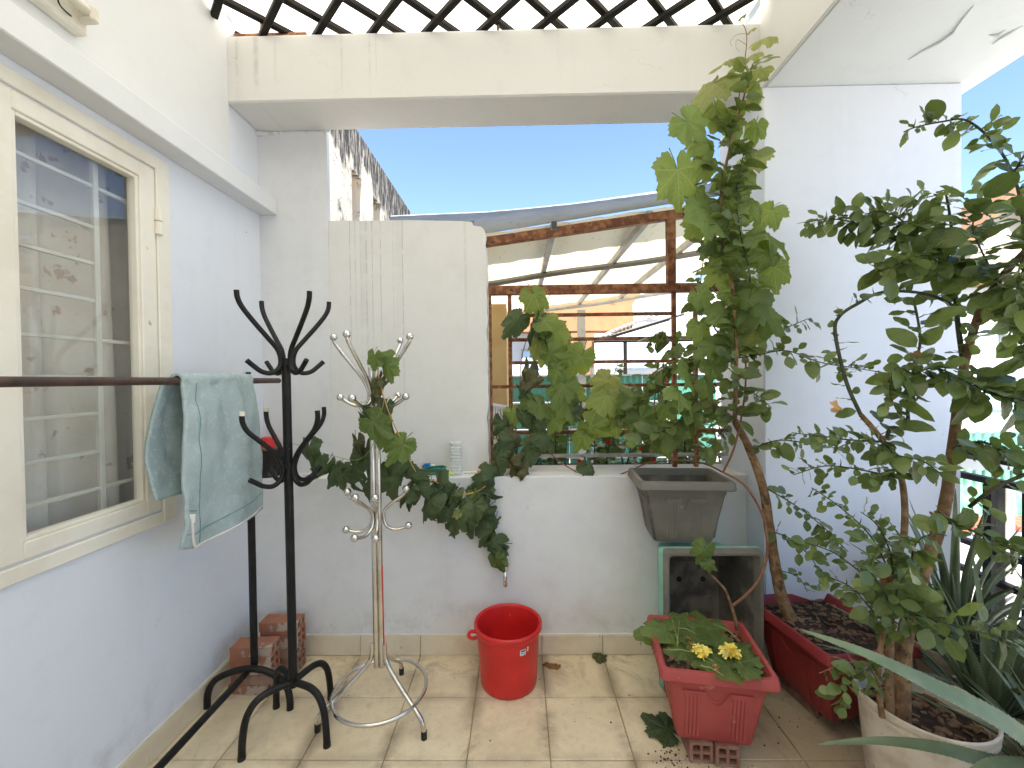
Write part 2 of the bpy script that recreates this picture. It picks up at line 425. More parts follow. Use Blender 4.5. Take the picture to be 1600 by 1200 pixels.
# ------------------------------------------------------------------ mesh helpers
def add_box(bm, x0, x1, y0, y1, z0, z1, bev=0.0, mtx=None, seg=1):
    vs = [bm.verts.new(((x0, x1)[i & 1], (y0, y1)[(i >> 1) & 1], (z0, z1)[(i >> 2) & 1])) for i in range(8)]
    fs = [bm.faces.new([vs[i] for i in f]) for f in ((0, 2, 3, 1), (4, 5, 7, 6), (0, 1, 5, 4), (2, 6, 7, 3), (0, 4, 6, 2), (1, 3, 7, 5))]
    if bev:
        es = list({e for f in fs for e in f.edges})
        r = bmesh.ops.bevel(bm, geom=es, offset=bev, segments=seg, affect='EDGES', profile=.5)
        vs = list({v for f in r['faces'] for v in f.verts} | {v for v in vs if v.is_valid})
    if mtx is not None:
        bmesh.ops.transform(bm, matrix=mtx, verts=[v for v in vs if v.is_valid])
    return vs

def smooth_path(pts, n=6):
    pts = [Vector(p) for p in pts]
    if len(pts) < 3: return pts
    out = []
    for i in range(len(pts) - 1):
        p0 = pts[max(i - 1, 0)]; p1 = pts[i]; p2 = pts[i + 1]; p3 = pts[min(i + 2, len(pts) - 1)]
        for k in range(n):
            t = k / n
            out.append(.5 * ((2 * p1) + (p2 - p0) * t + (2 * p0 - 5 * p1 + 4 * p2 - p3) * t * t + (3 * p1 - p0 - 3 * p2 + p3) * t ** 3))
    out.append(pts[-1])
    return out

def add_tube(bm, pts, r, sides=8, cap=True, jitter=0.0):
    pts = [Vector(p) for p in pts]
    n = len(pts)
    rs = r if isinstance(r, (list, tuple)) else [r] * n
    if len(rs) != n:
        rs = [rs[0] + (rs[-1] - rs[0]) * i / (n - 1) for i in range(n)]
    t = (pts[1] - pts[0]).normalized()
    ref = Vector((0, 0, 1)) if abs(t.z) < .9 else Vector((1, 0, 0))
    u = t.cross(ref).normalized()
    rings = []
    for i in range(n):
        tt = (pts[min(i + 1, n - 1)] - pts[max(i - 1, 0)])
        if tt.length < 1e-9: tt = t
        tt.normalize()
        u = (u - tt * u.dot(tt))
        if u.length < 1e-6: u = tt.cross(Vector((.3, .5, .8)))
        u.normalize()
        w = tt.cross(u)
        ring = []
        for k in range(sides):
            a = 2 * PI * k / sides
            rr = rs[i] * (1 + (random.uniform(-jitter, jitter) if jitter else 0))
            ring.append(bm.verts.new(pts[i] + (u * math.cos(a) + w * math.sin(a)) * rr))
        rings.append(ring)
    for i in range(n - 1):
        for k in range(sides):
            bm.faces.new((rings[i][k], rings[i][(k + 1) % sides], rings[i + 1][(k + 1) % sides], rings[i + 1][k]))
    if cap:
        bm.faces.new(rings[0][::-1]); bm.faces.new(rings[-1])

def add_lathe(bm, prof, c, n=32, flute=None):
    rings = []
    for (r, z) in prof:
        ring = []
        for k in range(n):
            a = 2 * PI * k / n
            rr = r * (flute(a, z) if flute else 1)
            ring.append(bm.verts.new((c[0] + rr * math.cos(a), c[1] + rr * math.sin(a), c[2] + z)))
        rings.append(ring)
    for i in range(len(rings) - 1):
        for k in range(n):
            bm.faces.new((rings[i][k], rings[i][(k + 1) % n], rings[i + 1][(k + 1) % n], rings[i + 1][k]))
    bm.faces.new(rings[0][::-1]); bm.faces.new(rings[-1])

def add_ball(bm, c, r, u=14, v=9):
    bmesh.ops.create_uvsphere(bm, u_segments=u, v_segments=v, radius=r, matrix=Matrix.Translation(c))

def to_mesh(name, bm, m, smooth=True, ang=40):
    bmesh.ops.recalc_face_normals(bm, faces=bm.faces[:])
    me = bpy.data.meshes.new(name)
    bm.to_mesh(me); bm.free()
    if m is not None: me.materials.append(M[m] if isinstance(m, str) else m)
    if smooth:
        me.polygons.foreach_set("use_smooth", [True] * len(me.polygons))
        me.set_sharp_from_angle(angle=math.radians(ang))
    return me

def link(name, me, parent=None, loc=None):
    o = bpy.data.objects.new(name, me)
    C.objects.link(o)
    if parent is not None:
        o.parent = parent
        if loc is None: loc = world_offset(parent)
    if loc is not None: o.location = loc
    return o

def world_offset(parent):                  # children keep world coordinates under an unrotated root
    t = Vector((0, 0, 0)); p = parent
    while p is not None:
        t -= p.location; p = p.parent
    return t

def obj(name, bm, m, parent=None, smooth=True, ang=40, loc=None):
    return link(name, to_mesh(name, bm, m, smooth, ang), parent, loc)

def thing(name, label, cat, loc=(0, 0, 0), group=None, kind='thing'):
    o = bpy.data.objects.new(name, None)
    o.empty_display_size = .1
    C.objects.link(o); o.location = loc
    tag(o, label, cat, group, kind)
    return o
def tag(o, label, cat, group=None, kind='thing'):
    o['label'] = label; o['category'] = cat
    if kind: o['kind'] = kind
    if group: o['group'] = group
    return o
def struct(o):
    o['kind'] = 'structure'; return o
def B(): return bmesh.new()
def box_obj(name, m, parent, x0, x1, y0, y1, z0, z1, bev=0.003):
    bm = B(); add_box(bm, x0, x1, y0, y1, z0, z1, bev)
    return obj(name, bm, m, parent, ang=30)
def tube_obj(name, m, parent, pts, r, sides=8, ang=50):
    bm = B(); add_tube(bm, pts, r, sides)
    return obj(name, bm, m, parent, ang=ang)

# ------------------------------------------------------------------ the terrace shell
XL, YL, YU, YB, ZB, ZT, ZL = -1.3444, 2.0893, 2.2107, 1.971, 2.6674, 2.9743, .8827
XP, YP, XR = 1.1154, 1.9432, 2.0

bm = B(); add_box(bm, -400, 400, -400, 600, -4.2, -4.0)
struct(obj('ground', bm, 'yard'))

bm = B(); add_box(bm, -1.6, 2.12, -1.9, 2.35, -.3, -.006)
floor = struct(obj('floor', bm, 'grout'))
# tiles: joints at X = -1.40 + .3 i and Y = 1.803 - .3 j (shared mesh, cut pieces along the walls)
def tile_mesh(w, d):
    b = B(); add_box(b, -w / 2, w / 2, -d / 2, d / 2, -.012, 0, .0022)
    return to_mesh('floor_tile', b, 'tile', True, 30)
full_tile = tile_mesh(.2965, .2965)
cut = {}
for i in range(13):
    for j in range(-1, 7):
        x0 = -1.401 + .3 * i; x1 = x0 + .3
        y1 = 1.803 - .3 * j; y0 = y1 - .3
        x0 = max(x0, XL); x1 = min(x1, 2.1); y1 = min(y1, YL)
        if x1 - x0 < .03: continue
        w, d = x1 - x0 - .0035, y1 - y0 - .0035
        key = (round(w, 3), round(d, 3))
        me = full_tile if key == (.296, .296) or key == (.297, .297) else cut.setdefault(key, None) or tile_mesh(w, d)
        cut[key] = me
        o = link('floor_tile', me, floor)
        o.location = ((x0 + x1) / 2, (y0 + y1) / 2, random.uniform(-.0008, .0008))
        o.rotation_euler = (random.uniform(-.002, .002), random.uniform(-.002, .002), 0)

# left house wall with its window opening
wx = lambda px: atx(px, 600, XL).y
WY1 = 1.622; WZ0, WZ1 = .8424, 2.2065
WY0 = .30
OY0, OY1, OZ0, OZ1 = WY0 + .05, WY1 - .05, WZ0 + .05, WZ1 - .05
bm = B()
T = .10
add_box(bm, XL - T, XL, OY1, 2.35, -.3, 3.55)
add_box(bm, XL - T, XL, -1.9, OY0, -.3, 3.55)
add_box(bm, XL - T, XL, OY0, OY1, -.3, OZ0)
add_box(bm, XL - T, XL, OY0, OY1, OZ1, 3.55)
left_wall = tag(obj('house_wall', bm, 'wall_blue', smooth=False), 'pale blue plastered house wall holding the barred casement window', 'wall')
bm = B()      # unseen room walls and ceiling added to keep the sun off the curtain
add_box(bm, XL - 1.2, XL - 1.1, -.3, 2.35, -.3, 2.8)
add_box(bm, XL - 1.1, XL - T - .001, -.3, -.2, -.3, 2.8)
add_box(bm, XL - 1.1, XL - T - .001, 2.25, 2.35, -.3, 2.8)
add_box(bm, XL - 1.2, XL - T - .001, -.3, 2.35, 2.801, 2.9)
add_box(bm, XL - 1.1, XL - T - .001, -.2, 2.25, -.3, -.2)
obj('room_sun_block', bm, 'wall_white', left_wall, smooth=False)
bm = B(); add_box(bm, XL, XL + .095, -1.9, YU, 2.235, 2.3234, .004)
obj('ledge_band', bm, 'wall_white', left_wall, ang=30)
bm = B(); add_box(bm, XL, XL + .012, -1.9, YB - .001, 2.3234, 3.5)   # roof-sheet light above the band, put into the wall colour
obj('upper_light_tint', bm, 'wall_white', left_wall, ang=30)

# window: outer frame, two sashes, hinges, bars behind the glass
def frame_bm(bm, X0, X1, y0, y1, z0, z1, w, bev=.003, wt=None):
    wt = wt or w
    add_box(bm, X0, X1, y0, y0 + w, z0, z1, bev)
    add_box(bm, X0, X1, y1 - w, y1, z0, z1, bev)
    add_box(bm, X0, X1, y0 + w, y1 - w, z0, z0 + wt, bev)
    add_box(bm, X0, X1, y0 + w, y1 - w, z1 - wt, z1, bev)
bm = B(); frame_bm(bm, XL - .10, XL + .012, WY0, WY1, WZ0, WZ1, WY1 - wx(247), wt=.045)
win = obj('window', bm, 'frame_cream', left_wall, ang=30)
S1 = wx(246); S0 = 2 * wx(35) - 1.02 * wx(35) - .125
S0 = wx(0) - .07
gl0, gl1 = wx(35), wx(218)
SZ0, SZ1 = WZ0 + .052, WZ1 - .052
GZ1 = atx(217, 281, XL).z; GZ0 = atx(222, 780, XL).z
for (a, b_, g0, g1) in ((S0, S1, gl0, gl1), (WY0 + .085, S0 - .004, WY0 + .16, S0 - .075)):
    bm = B()
    X0, X1 = XL - .035, XL + .008
    add_box(bm, X0, X1, a, g0 - .012, SZ0, SZ1, .003)
    add_box(bm, X0, X1, g1 + .012, b_, SZ0, SZ1, .003)
    add_box(bm, X0, X1, g0 - .012, g1 + .012, SZ0, GZ0 - .012, .003)
    add_box(bm, X0, X1, g0 - .012, g1 + .012, GZ1 + .012, SZ1, .003)
    obj('sash', bm, 'frame_cream', win, ang=30)
    bm = B(); frame_bm(bm, X0 + .004, X1 - .006, g0 - .0118, g1 + .0118, GZ0 - .0118, GZ1 + .0118, .0118, .002)
    obj('glazing_bead', bm, 'frame_cream', win, ang=30)
    bm = B(); add_box(bm, XL - .022, XL - .018, g0 - .004, g1 + .004, GZ0 - .004, GZ1 + .004)
    obj('pane', bm, 'glass', win, smooth=False)
for py in (350, 712):
    z = atx(250, py, XL).z
    bm = B()
    add_tube(bm, [(XL + .016, S1 + .004, z - .048), (XL + .016, S1 + .004, z - .002)], .012, 12)
    add_tube(bm, [(XL + .016, S1 + .004, z + .002), (XL + .016, S1 + .004, z + .048)], .0125, 12)
    obj('hinge', bm, 'frame_cream', win)
GX = XL - .075
vy = atx(152, 500, GX).y
bar_z = [atx(152, p, GX).z for p in (295, 358, 414, 471, 532, 590, 646, 705, 763)]
for y in (vy, vy - .42, OY1 - .012):
    bm = B(); add_box(bm, GX - .008, GX + .008, y - .009, y + .009, OZ0, OZ1, .002)
    obj('grille_bar', bm, 'frame_white', win, ang=30)
for k, z in enumerate(bar_z):
    bm = B(); add_box(bm, GX - .006, GX + .006, OY0, vy - .0095, z - .006, z + .006, .0015)
    obj('grille_bar', bm, 'frame_white', win, ang=30)
    if k in (0, 4, 8):
        bm = B(); add_box(bm, GX - .006, GX + .006, vy + .0095, OY1 - .021, z - .006, z + .006, .0015)
        obj('grille_bar', bm, 'frame_white', win, ang=30)
# curtain hanging behind the bars
bm = B()
NU, NV = 120, 24
g = [[None] * (NV + 1) for _ in range(NU + 1)]
for i in range(NU + 1):
    y = .1 + 1.75 * i / NU
    for j in range(NV + 1):
        z = .6 + 1.75 * j / NV
        k = .7 + .3 * (1 - j / NV)
        x = XL - .175 + k * (.042 * (1 - 2 * abs(math.sin(y * 21 + .8 * math.sin(y * 11))) ** .7) + .014 * math.sin(y * 21 + z * 1.2)) + .006 * mnoise.noise((y * 9, z * 4, 2))
        g[i][j] = bm.verts.new((x, y, z))
for i in range(NU):
    for j in range(NV):
        bm.faces.new((g[i][j], g[i + 1][j], g[i + 1][j + 1], g[i][j + 1]))
cur = obj('curtain', bm, 'curtain', ang=180)
tag(cur, 'beige curtain with faint reddish branches hanging behind the barred window', 'curtain')
sol = cur.modifiers.new('thick', 'SOLIDIFY'); sol.thickness = .003

# rear house wall behind the viewer
bm = B()
add_box(bm, XL - T, 2.12, -2.06, -1.902, -.3, 3.1)
tag(obj('house_wall', bm, 'wall_white', smooth=False), 'white house wall closing the terrace behind the viewer', 'wall')

# back parapet with ledge, panel and corner post as one wall
bm = B()
add_box(bm, XL, XP, YL, 2.36, -.3, ZL, .004)
low = tag(obj('garden_wall', bm, 'wall_grey', ang=30), 'low grey plastered wall with a ledge behind the red bucket', 'wall')
bm = B(); add_box(bm, XL, -.9838, YU, YU + .03, ZL, ZT)
obj('corner_post', bm, 'wall_grey', low, ang=30)
bm = B()
# panel with a chipped top corner
prof = [(-.9836, ZL), (-.1581, ZL), (-.158, 2.11), (-.170, 2.145), (-.186, 2.16), (-.225, 2.166), (-.232, 2.184), (-.28, 2.19), (-.55, 2.20), (-.9836, 2.204)]
# ragged right edge
edge = []
z = ZL
while z < 2.08:
    edge.append((-.158 + random.uniform(-.004, .002) - .012 * max(0, mnoise.noise((z * 9, 3, 1))) , z)); z += .035
prof = [prof[0]] + edge + prof[2:]
f_ = [bm.verts.new((x, YU + .006, z)) for x, z in prof]
b_ = [bm.verts.new((x, 2.355, z)) for x, z in prof]
bm.faces.new(f_); bm.faces.new(b_[::-1])
for i in range(len(prof)):
    j = (i + 1) % len(prof)
    bm.faces.new((f_[i], f_[j], b_[j], b_[i]))
obj('wall_panel', bm, 'wall_panel', low, ang=25)
bm = B()     # crumbling mortar bead where the post meets the beam
pts = [Vector((XL + .02 + .36 * i / 30, YU - .002 + .006 * random.random(), ZB - .006 + .006 * random.uniform(-1, 1))) for i in range(31)]
add_tube(bm, pts, [random.uniform(.002, .009) for _ in pts], 6)
add_tube(bm, [(XL + .005, YU - .006, ZB - .012), (XL + .06, YU - .006, ZB - .014)], [.016, .012], 8, jitter=.2)
obj('mortar_bead', bm, 'wall_grey', low)
for (a, b2, y, z0) in ((XL + .013, XP, YL, 0),):
    x = -1.401
    while x < XP:
        xa, xb = max(x, XL + .013), min(x + .3, XP - .013)
        if xb - xa > .02:
            box_obj('skirting_tile', 'skirt', low, xa + .0012, xb - .0012, YL - .012, YL, .001, .098, .002)
        x += .3
box_obj('cement_strip', 'frame_white', low, XL + .013, XP - .013, YL - .010, YL, .0985, .105, .003)
y = 2.076
while y > -.3:
    box_obj('skirting_tile', 'skirt', left_wall, XL, XL + .012, y - .2985, y, .001, .098, .002); y -= .3
box_obj('cement_strip', 'frame_white', left_wall, XL, XL + .010, -.3, YL - .013, .0985, .105, .003)

# big square column on the right
bm = B(); add_box(bm, XP, XR, YP, 2.36, -.3, ZB - .001, .006)
col = tag(obj('column', bm, 'wall_blue', ang=30), 'broad pale blue column behind the potted trees', 'column')
x = XP
while x < XR:
    box_obj('skirting_tile', 'skirt', col, x + .0012, min(x + .3, XR) - .0012, YP - .012, YP, .001, .098, .002); x += .3
box_obj('skirting_tile', 'skirt', col, XP - .012, XP, YP, YL - .013, .001, .098, .002)

# beam across the top and the roof slab on the right
bm = B(); add_box(bm, XL, 1.128, YB, YU - .001, ZB, ZT, .007)
beam = tag(obj('beam', bm, 'beam', ang=30), 'cream concrete beam spanning above the opening under the lattice', 'beam')
for px in (399, 778):        # rusty rebar stubs left standing on the beam
    p = gz(px, 44, ZT + .01)
    tube_obj('rebar_stub', 'rust', beam, [(p.x, YB + .02, ZT - .01), (p.x + .002, YB + .02, ZT + .075)], .007, 8)
bm = B(); add_box(bm, 1.129, 2.09, -1.9, 2.36, ZB, 3.25, .006)
slab = tag(obj('roof_slab', bm, 'soffit', ang=30), 'white roof slab overhanging the right side of the terrace', 'roof slab')
bm = B(); add_box(bm, 2.0905, 2.12, -1.9, 2.36, ZB + .028, 3.25, .004)
obj('drip_edge', bm, 'wall_grey', slab, ang=30)
bm = B(); add_box(bm, 1.117, 1.1285, -1.9, YB - .001, ZB + .002, 3.25, .003)
obj('beam_face', bm, 'beam', slab, ang=30)
# paint peeling from the soffit
def flake(pts, w):
    bm = B()
    prev = None
    for i, (px, py) in enumerate(pts):
        p = gz(px, py, ZB - .001)
        t = math.sin(PI * i / (len(pts) - 1))
        d = Vector((.35, .9, 0)).normalized() * w * (.25 + t)
        a = bm.verts.new(p + Vector((0, 0, 0)))
        b = bm.verts.new(p + d + Vector((0, 0, -.007 * t - .002)))
        if prev: bm.faces.new((prev[0], a, b, prev[1]))
        prev = (a, b)
    o = obj('paint_flake', bm, 'paint_flake', slab, ang=180)
    s = o.modifiers.new('t', 'SOLIDIFY'); s.thickness = .0015
flake([(1420, 92), (1440, 78), (1470, 62), (1492, 46), (1505, 28), (1522, 8)], .010)
flake([(1552, 68), (1565, 56), (1580, 48), (1598, 40)], .008)
flake([(1545, 54), (1560, 52), (1572, 46)], .006)

# ------------------------------------------------------------------ lattice and translucent sheet overhead
lat = thing('lattice', 'black diagonal metal lattice laid over the terrace below the cream sheet', 'lattice', (0, 0, ZT))
X0, X1, Y0, Y1 = XL + .015, 1.115, -1.85, YB + .21
def clip(c, s):          # the line X = c + s*(Y - YB)
    a, b = [], []
    ys = sorted([(X0 - c) / s + YB, (X1 - c) / s + YB])
    ya, yb = max(ys[0], Y0), min(ys[1], Y1)
    return (ya, yb) if yb - ya > .03 else None
for s, ph, zz in ((-1, -.385, .016), (1, -.087, .044)):
    for k in range(-18, 19):
        c = ph + .258 * k
        r = clip(c, s)
        if not r: continue
        a = Vector((c + s * (r[0] - YB), r[0], ZT + zz)); b = Vector((c + s * (r[1] - YB), r[1], ZT + zz))
        bm = B()
        d = (b - a); L = d.length
        add_box(bm, -.0145, .0145, 0, L, -.0125, .0125, .003)
        me = to_mesh('lattice_bar', bm, 'lattice', True, 30)
        o = link('lattice_bar', me, lat)
        o.location = a - Vector((0, 0, ZT)); o.rotation_euler = (0, 0, math.atan2(-d.x, d.y))
box_obj('lattice_edge', 'rust', lat, X0, -.98, YB + .035, YB + .06, ZT + .003, ZT + .04)
bm = B()
NX = 100
prev = None
for i in range(NX + 1):
    x = XL + .002 + (1.1275 - XL - .004) * i / NX
    z = ZT + .105 + .006 * math.sin(i * 2 * PI / 5)
    a = bm.verts.new((x, -1.9, z)); b = bm.verts.new((x, 2.36, z))
    if prev: bm.faces.new((prev[0], a, b, prev[1]))
    prev = (a, b)
sh = tag(obj('roof_sheet', bm, 'roof_sheet', ang=180), 'translucent cream corrugated roofing sheet lying above the black lattice', 'roofing sheet')

# fluorescent lamp on the upper left wall
pe = atx(128, 42, XL + .03)
lz, ly = pe.z, pe.y
lamp = thing('wall_lamp', 'unlit white fluorescent tube lamp high on the left wall', 'lamp', (XL, ly, lz))
bm = B(); add_box(bm, XL + .013, XL + .05, ly - 1.2, ly, lz - .035, lz + .03, .006); obj('housing', bm, 'tube_white', lamp, ang=30)
tube_obj('tube', 'tube_white', lamp, [(XL + .075, ly - 1.18, lz + .022), (XL + .075, ly - .03, lz + .022)], .015, 14)
bm = B(); add_box(bm, XL + .045, XL + .093, ly - .032, ly - .004, lz - .004, lz + .042, .006); obj('lamp_holder', bm, 'tube_white', lamp, ang=30)
bm = B(); add_tube(bm, smooth_path([(XL + .05, ly - .05, lz - .01), (XL + .07, ly - .10, lz - .02), (XL + .085, ly - .13, lz + .01), (XL + .07, ly - .17, lz + .03)]), .0022, 6)
add_tube(bm, [(XL + .075 + .017 * math.cos(a * PI / 6), ly - .24, lz + .022 + .017 * math.sin(a * PI / 6)) for a in range(12)], .002, 5)
obj('wire', bm, 'black_metal', lamp)

# ------------------------------------------------------------------ rusty steel grille in the opening
gr = thing('window_grille', 'rusty brown steel grille filling the opening above the ledge', 'grille', (0, 2.28, ZL))
GY = 2.28
def gbar(x0, x1, z0, z1, y0=GY - .014, y1=GY + .014, m='rust', name='bar', par=None):
    return box_obj(name, m, par or gr, x0, x1, y0, y1, z0, z1, .002)
gbar(-.155, XP, 1.815, 1.862, GY - .02, GY + .02, name='rail')
pa, pb = at(758, 379, GY), at(1106, 328, GY)
bm = B()
d = pb - pa
add_box(bm, 0, d.length, -.02, .02, -.024, .024, .003, Matrix.Translation(pa) @ Matrix.Rotation(-math.atan2(d.z, d.x), 4, 'Y'))
obj('rail', bm, 'rust', gr, ang=30)
px_ = at(1048, 400, GY).x
gbar(px_ - .022, px_ + .022, 1.863, 2.215, GY - .019, GY + .019, name='post')
for x, z1, w in ((-.147, 1.814, .007), (-.042, 1.814, .0105), (.832, 1.814, .011), (.946, 1.814, .010)):
    gbar(x - w, x + w, ZL + .002, z1, GY - .011, GY + .011, name='upright')
hz = [1.704, 1.574, 1.451, 1.324, 1.196, 1.076, .949]
for k, z in enumerate(hz):
    segs = [(-.0315, .821), (.843, .936), (.956, XP)]
    if k in (3, 5, 6): segs.insert(0, (-.140, -.0525))
    if k == 0: segs = [(-.0315, .821), (.956, XP)]
    for a, b in segs:
        gbar(a, b, z - .009, z + .009, GY - .009, GY + .009, m='galv' if k == 6 else 'rust')

# ------------------------------------------------------------------ lean-to roof beyond the opening
lt = thing('lean_to_roof', 'lean-to roof of translucent cream sheet on grey rafters beyond the grille', 'lean-to', (0, 2.4, 2.0))
def roof_z(x): return pa.z + .055 + (x - pa.x) * (d.z / d.x)
bm = B()
prev = None
for i in range(41):
    x = -.75 + 2.6 * i / 40
    row = []
    for j in range(13):
        y = 2.305 + 2.75 * j / 12
        row.append(bm.verts.new((x, y, roof_z(x) + .012 * math.sin(j * 1.3) + .004 * math.sin(i * 2.2))))
    if prev:
        for j in range(12): bm.faces.new((prev[j], row[j], row[j + 1], prev[j + 1]))
    prev = row
obj('roof_sheet', bm, 'lean_sheet', lt, ang=180)
for X in (.197, .72, 1.2, -.3):
    z = roof_z(X)
    bm = B(); add_box(bm, X - .016, X + .016, 2.245 if X == .197 else 2.302, 5.0, z - .052, z - .006, .002); obj('rafter', bm, 'galv', lt, ang=30)
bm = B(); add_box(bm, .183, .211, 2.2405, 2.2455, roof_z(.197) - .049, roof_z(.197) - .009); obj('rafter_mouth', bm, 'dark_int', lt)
for y, m, zt in ((3.15, 'black_metal', .075), (4.9, 'galv', .075)):
    bm = B()
    pts = [Vector((x, y, roof_z(x) - zt + .006 * math.sin(x * 5))) for x in np.linspace(-.75, 1.8, 16)]
    add_tube(bm, pts, .022, 4); obj('purlin', bm, 'galv' if m == 'galv' else 'grey_planter', lt, ang=30)
for px, y in ((910, 4.9),):
    p = at(px, 560, y); bm = B(); add_box(bm, p.x - .045, p.x + .045, y + .03, y + .09, 0, 2.15, .003); obj('post', bm, 'galv', lt, ang=30)
# grey sheet standing up behind the rail
bm = B()
prev = None
N = 30
for i in range(N + 1):
    px = 610 + (1120 - 610) * i / N
    py = np.interp(px, [610, 640, 760, 830, 900, 960, 1030, 1120], [337, 335.5, 330.5, 324, 316.5, 308, 298, 284])
    top = at(px, py, 2.75); bot = Vector((top.x * .9, 2.36, roof_z(top.x) + .028))
    mid = (top + bot) / 2
    row = [bm.verts.new(v) for v in (bot, mid, top)]
    if prev:
        for j in range(2): bm.faces.new((prev[j], row[j], row[j + 1], prev[j + 1]))
    prev = row
fo = obj('flashing_sheet', bm, 'grey_sheet', lt, ang=180)
s = fo.modifiers.new('t', 'SOLIDIFY'); s.thickness = .006

# ------------------------------------------------------------------ neighbouring yard and houses
bm = B(); add_box(bm, -1.9, 3.4, 2.37, 9.2, -.25, 0)
struct(obj('yard_floor', bm, 'yard', smooth=False))

def face_house(name, label, m, x0, x1, y0, y1, z0, z1, cat='house'):
    bm = B(); add_box(bm, x0, x1, y0, y1, z0, z1, .01)
    o = thing(name, label, cat, ((x0 + x1) / 2, (y0 + y1) / 2, z0))
    obj('wall', bm, m, o, ang=30)
    return o
# yellow pier at the left of the opening
a = at(762, 560, 3.6); b = at(792, 560, 3.6)
bm = B(); add_box(bm, a.x - .35, b.x, 3.6, 4.3, 0, 2.0, .006)
tag(obj('pier', bm, 'yellow_wall', ang=30), 'narrow yellow wall at the left of the opening', 'pier')
# orange house
a = at(858, 500, 7.0); b = at(990, 470, 7.0)
oh = thing('house', 'peeling orange house front seen through the grille', 'house', (a.x, 7, 0))
bm = B()
zt = at(900, 440, 7).z; zu = at(900, 517, 7).z
c0, c1 = at(893, 600, 7).x, at(930, 600, 7).x
# wall with a ragged right end
pf = [(a.x - 1.5, zu), (b.x - .03, zu), (b.x, zu + .15), (b.x - .02, zu + .42), (b.x + .12, zu + .60), (b.x + .30, zt + .1), (b.x + .34, zt + .6), (a.x - 1.5, zt + .6)]
f_ = [bm.verts.new((x, 7.0, z)) for x, z in pf]; k_ = [bm.verts.new((x, 7.5, z)) for x, z in pf]
bm.faces.new(f_); bm.faces.new(k_[::-1])
for i in range(len(pf)):
    j = (i + 1) % len(pf); bm.faces.new((f_[i], f_[j], k_[j], k_[i]))
obj('wall', bm, 'orange_wall', oh, ang=25)
bm = B(); add_box(bm, c0, c1, 7.02, 7.4, 0, zu, .005); obj('column', bm, 'orange_wall', oh, ang=30)
bm = B(); add_box(bm, a.x - 1.5, c0 - .003, 7.3, 7.4, 0, zu, .004); obj('recess_wall', bm, 'white_wall', oh, ang=30)
wz0, wz1 = at(845, 600, 7.28).z, at(845, 545, 7.28).z
bm = B(); frame_bm_pts = (at(815, 600, 7.28).x, at(880, 600, 7.28).x)
add_box(bm, frame_bm_pts[0], frame_bm_pts[1], 7.25, 7.298, wz0, wz1, .004)
wo = obj('window', bm, 'galv', oh, ang=30)
for k in range(3):
    xa = frame_bm_pts[0] + .03 + k * (frame_bm_pts[1] - frame_bm_pts[0] - .03) / 3
    bm = B(); add_box(bm, xa, xa + (frame_bm_pts[1] - frame_bm_pts[0] - .12) / 3, 7.243, 7.2495, wz0 + .04, wz1 - .04); obj('pane', bm, 'paleblue', wo)
# white houses at the back
a = at(925, 500, 9.5); b = at(1130, 500, 9.5)
wh = thing('house', 'sunlit white house with a pale blue door beyond the grille', 'house', (a.x, 9.5, 0))
bm = B(); add_box(bm, a.x - 5, b.x + .55, 9.5, 12, -4, 3.45, .01); obj('wall', bm, 'white_wall', wh, ang=30)
p0, p1 = at(1009, 492, 9.48), at(1029, 460, 9.48)
bm = B(); add_box(bm, p0.x, p1.x, 9.46, 9.499, p0.z - .1, p1.z + .25, .004); obj('door', bm, 'paleblue', wh, ang=30)
for (xa, xb, ya, yb) in ((985, 1012, 528, 578), (960, 972, 545, 575)):
    p0, p1 = at(xa, yb, 9.48), at(xb, ya, 9.48)
    bm = B(); add_box(bm, p0.x, p1.x, 9.46, 9.499, p0.z, p1.z, .004); obj('window', bm, 'paleblue', wh, ang=30)
bm = B(); add_box(bm, a.x + .6, b.x + .6, 9.3, 9.499, at(1000, 575, 9.4).z, at(1000, 570, 9.4).z, .004); obj('ledge', bm, 'white_wall', wh, ang=30)
# striped slatted canopy
sc = thing('slatted_canopy', 'black and white striped slatted canopy against the white house', 'canopy', (at(985, 510, 6.5).x, 6.5, 1.9))
p0, p1 = at(930, 527, 6.4), at(1050, 498, 7.4)
for k in range(16):
    t = k / 15
    bm = B()
    x = p0.x + .06 + (p1.x - p0.x) * t * .62
    z = p0.z + (p1.z - p0.z) * (t ** .8) * .9
    add_box(bm, x, x + .045, 6.45, 7.2, z - .01, z + .012, .002, None)
    obj('slat', bm, 'white_wall', sc, ang=30)
bm = B()
add_tube(bm, [(p0.x + .05, 6.5, p0.z - .03), (p1.x * .9 + p0.x * .1, 6.5, p1.z - .05)], .025, 6)
add_tube(bm, [(p0.x + .05, 7.1, p0.z - .03), (p1.x * .9 + p0.x * .1, 7.1, p1.z - .05)], .025, 6)
add_tube(bm, [(p0.x, 6.48, p0.z - .05), (p1.x + .4, 6.48, p0.z - .05)], .03, 6)
px2 = at(977, 560, 6.5).x
add_tube(bm, [(px2, 6.5, p0.z - .05), (px2, 6.5, 0)], .03, 8)
obj('support_frame', bm, 'black_metal', sc)
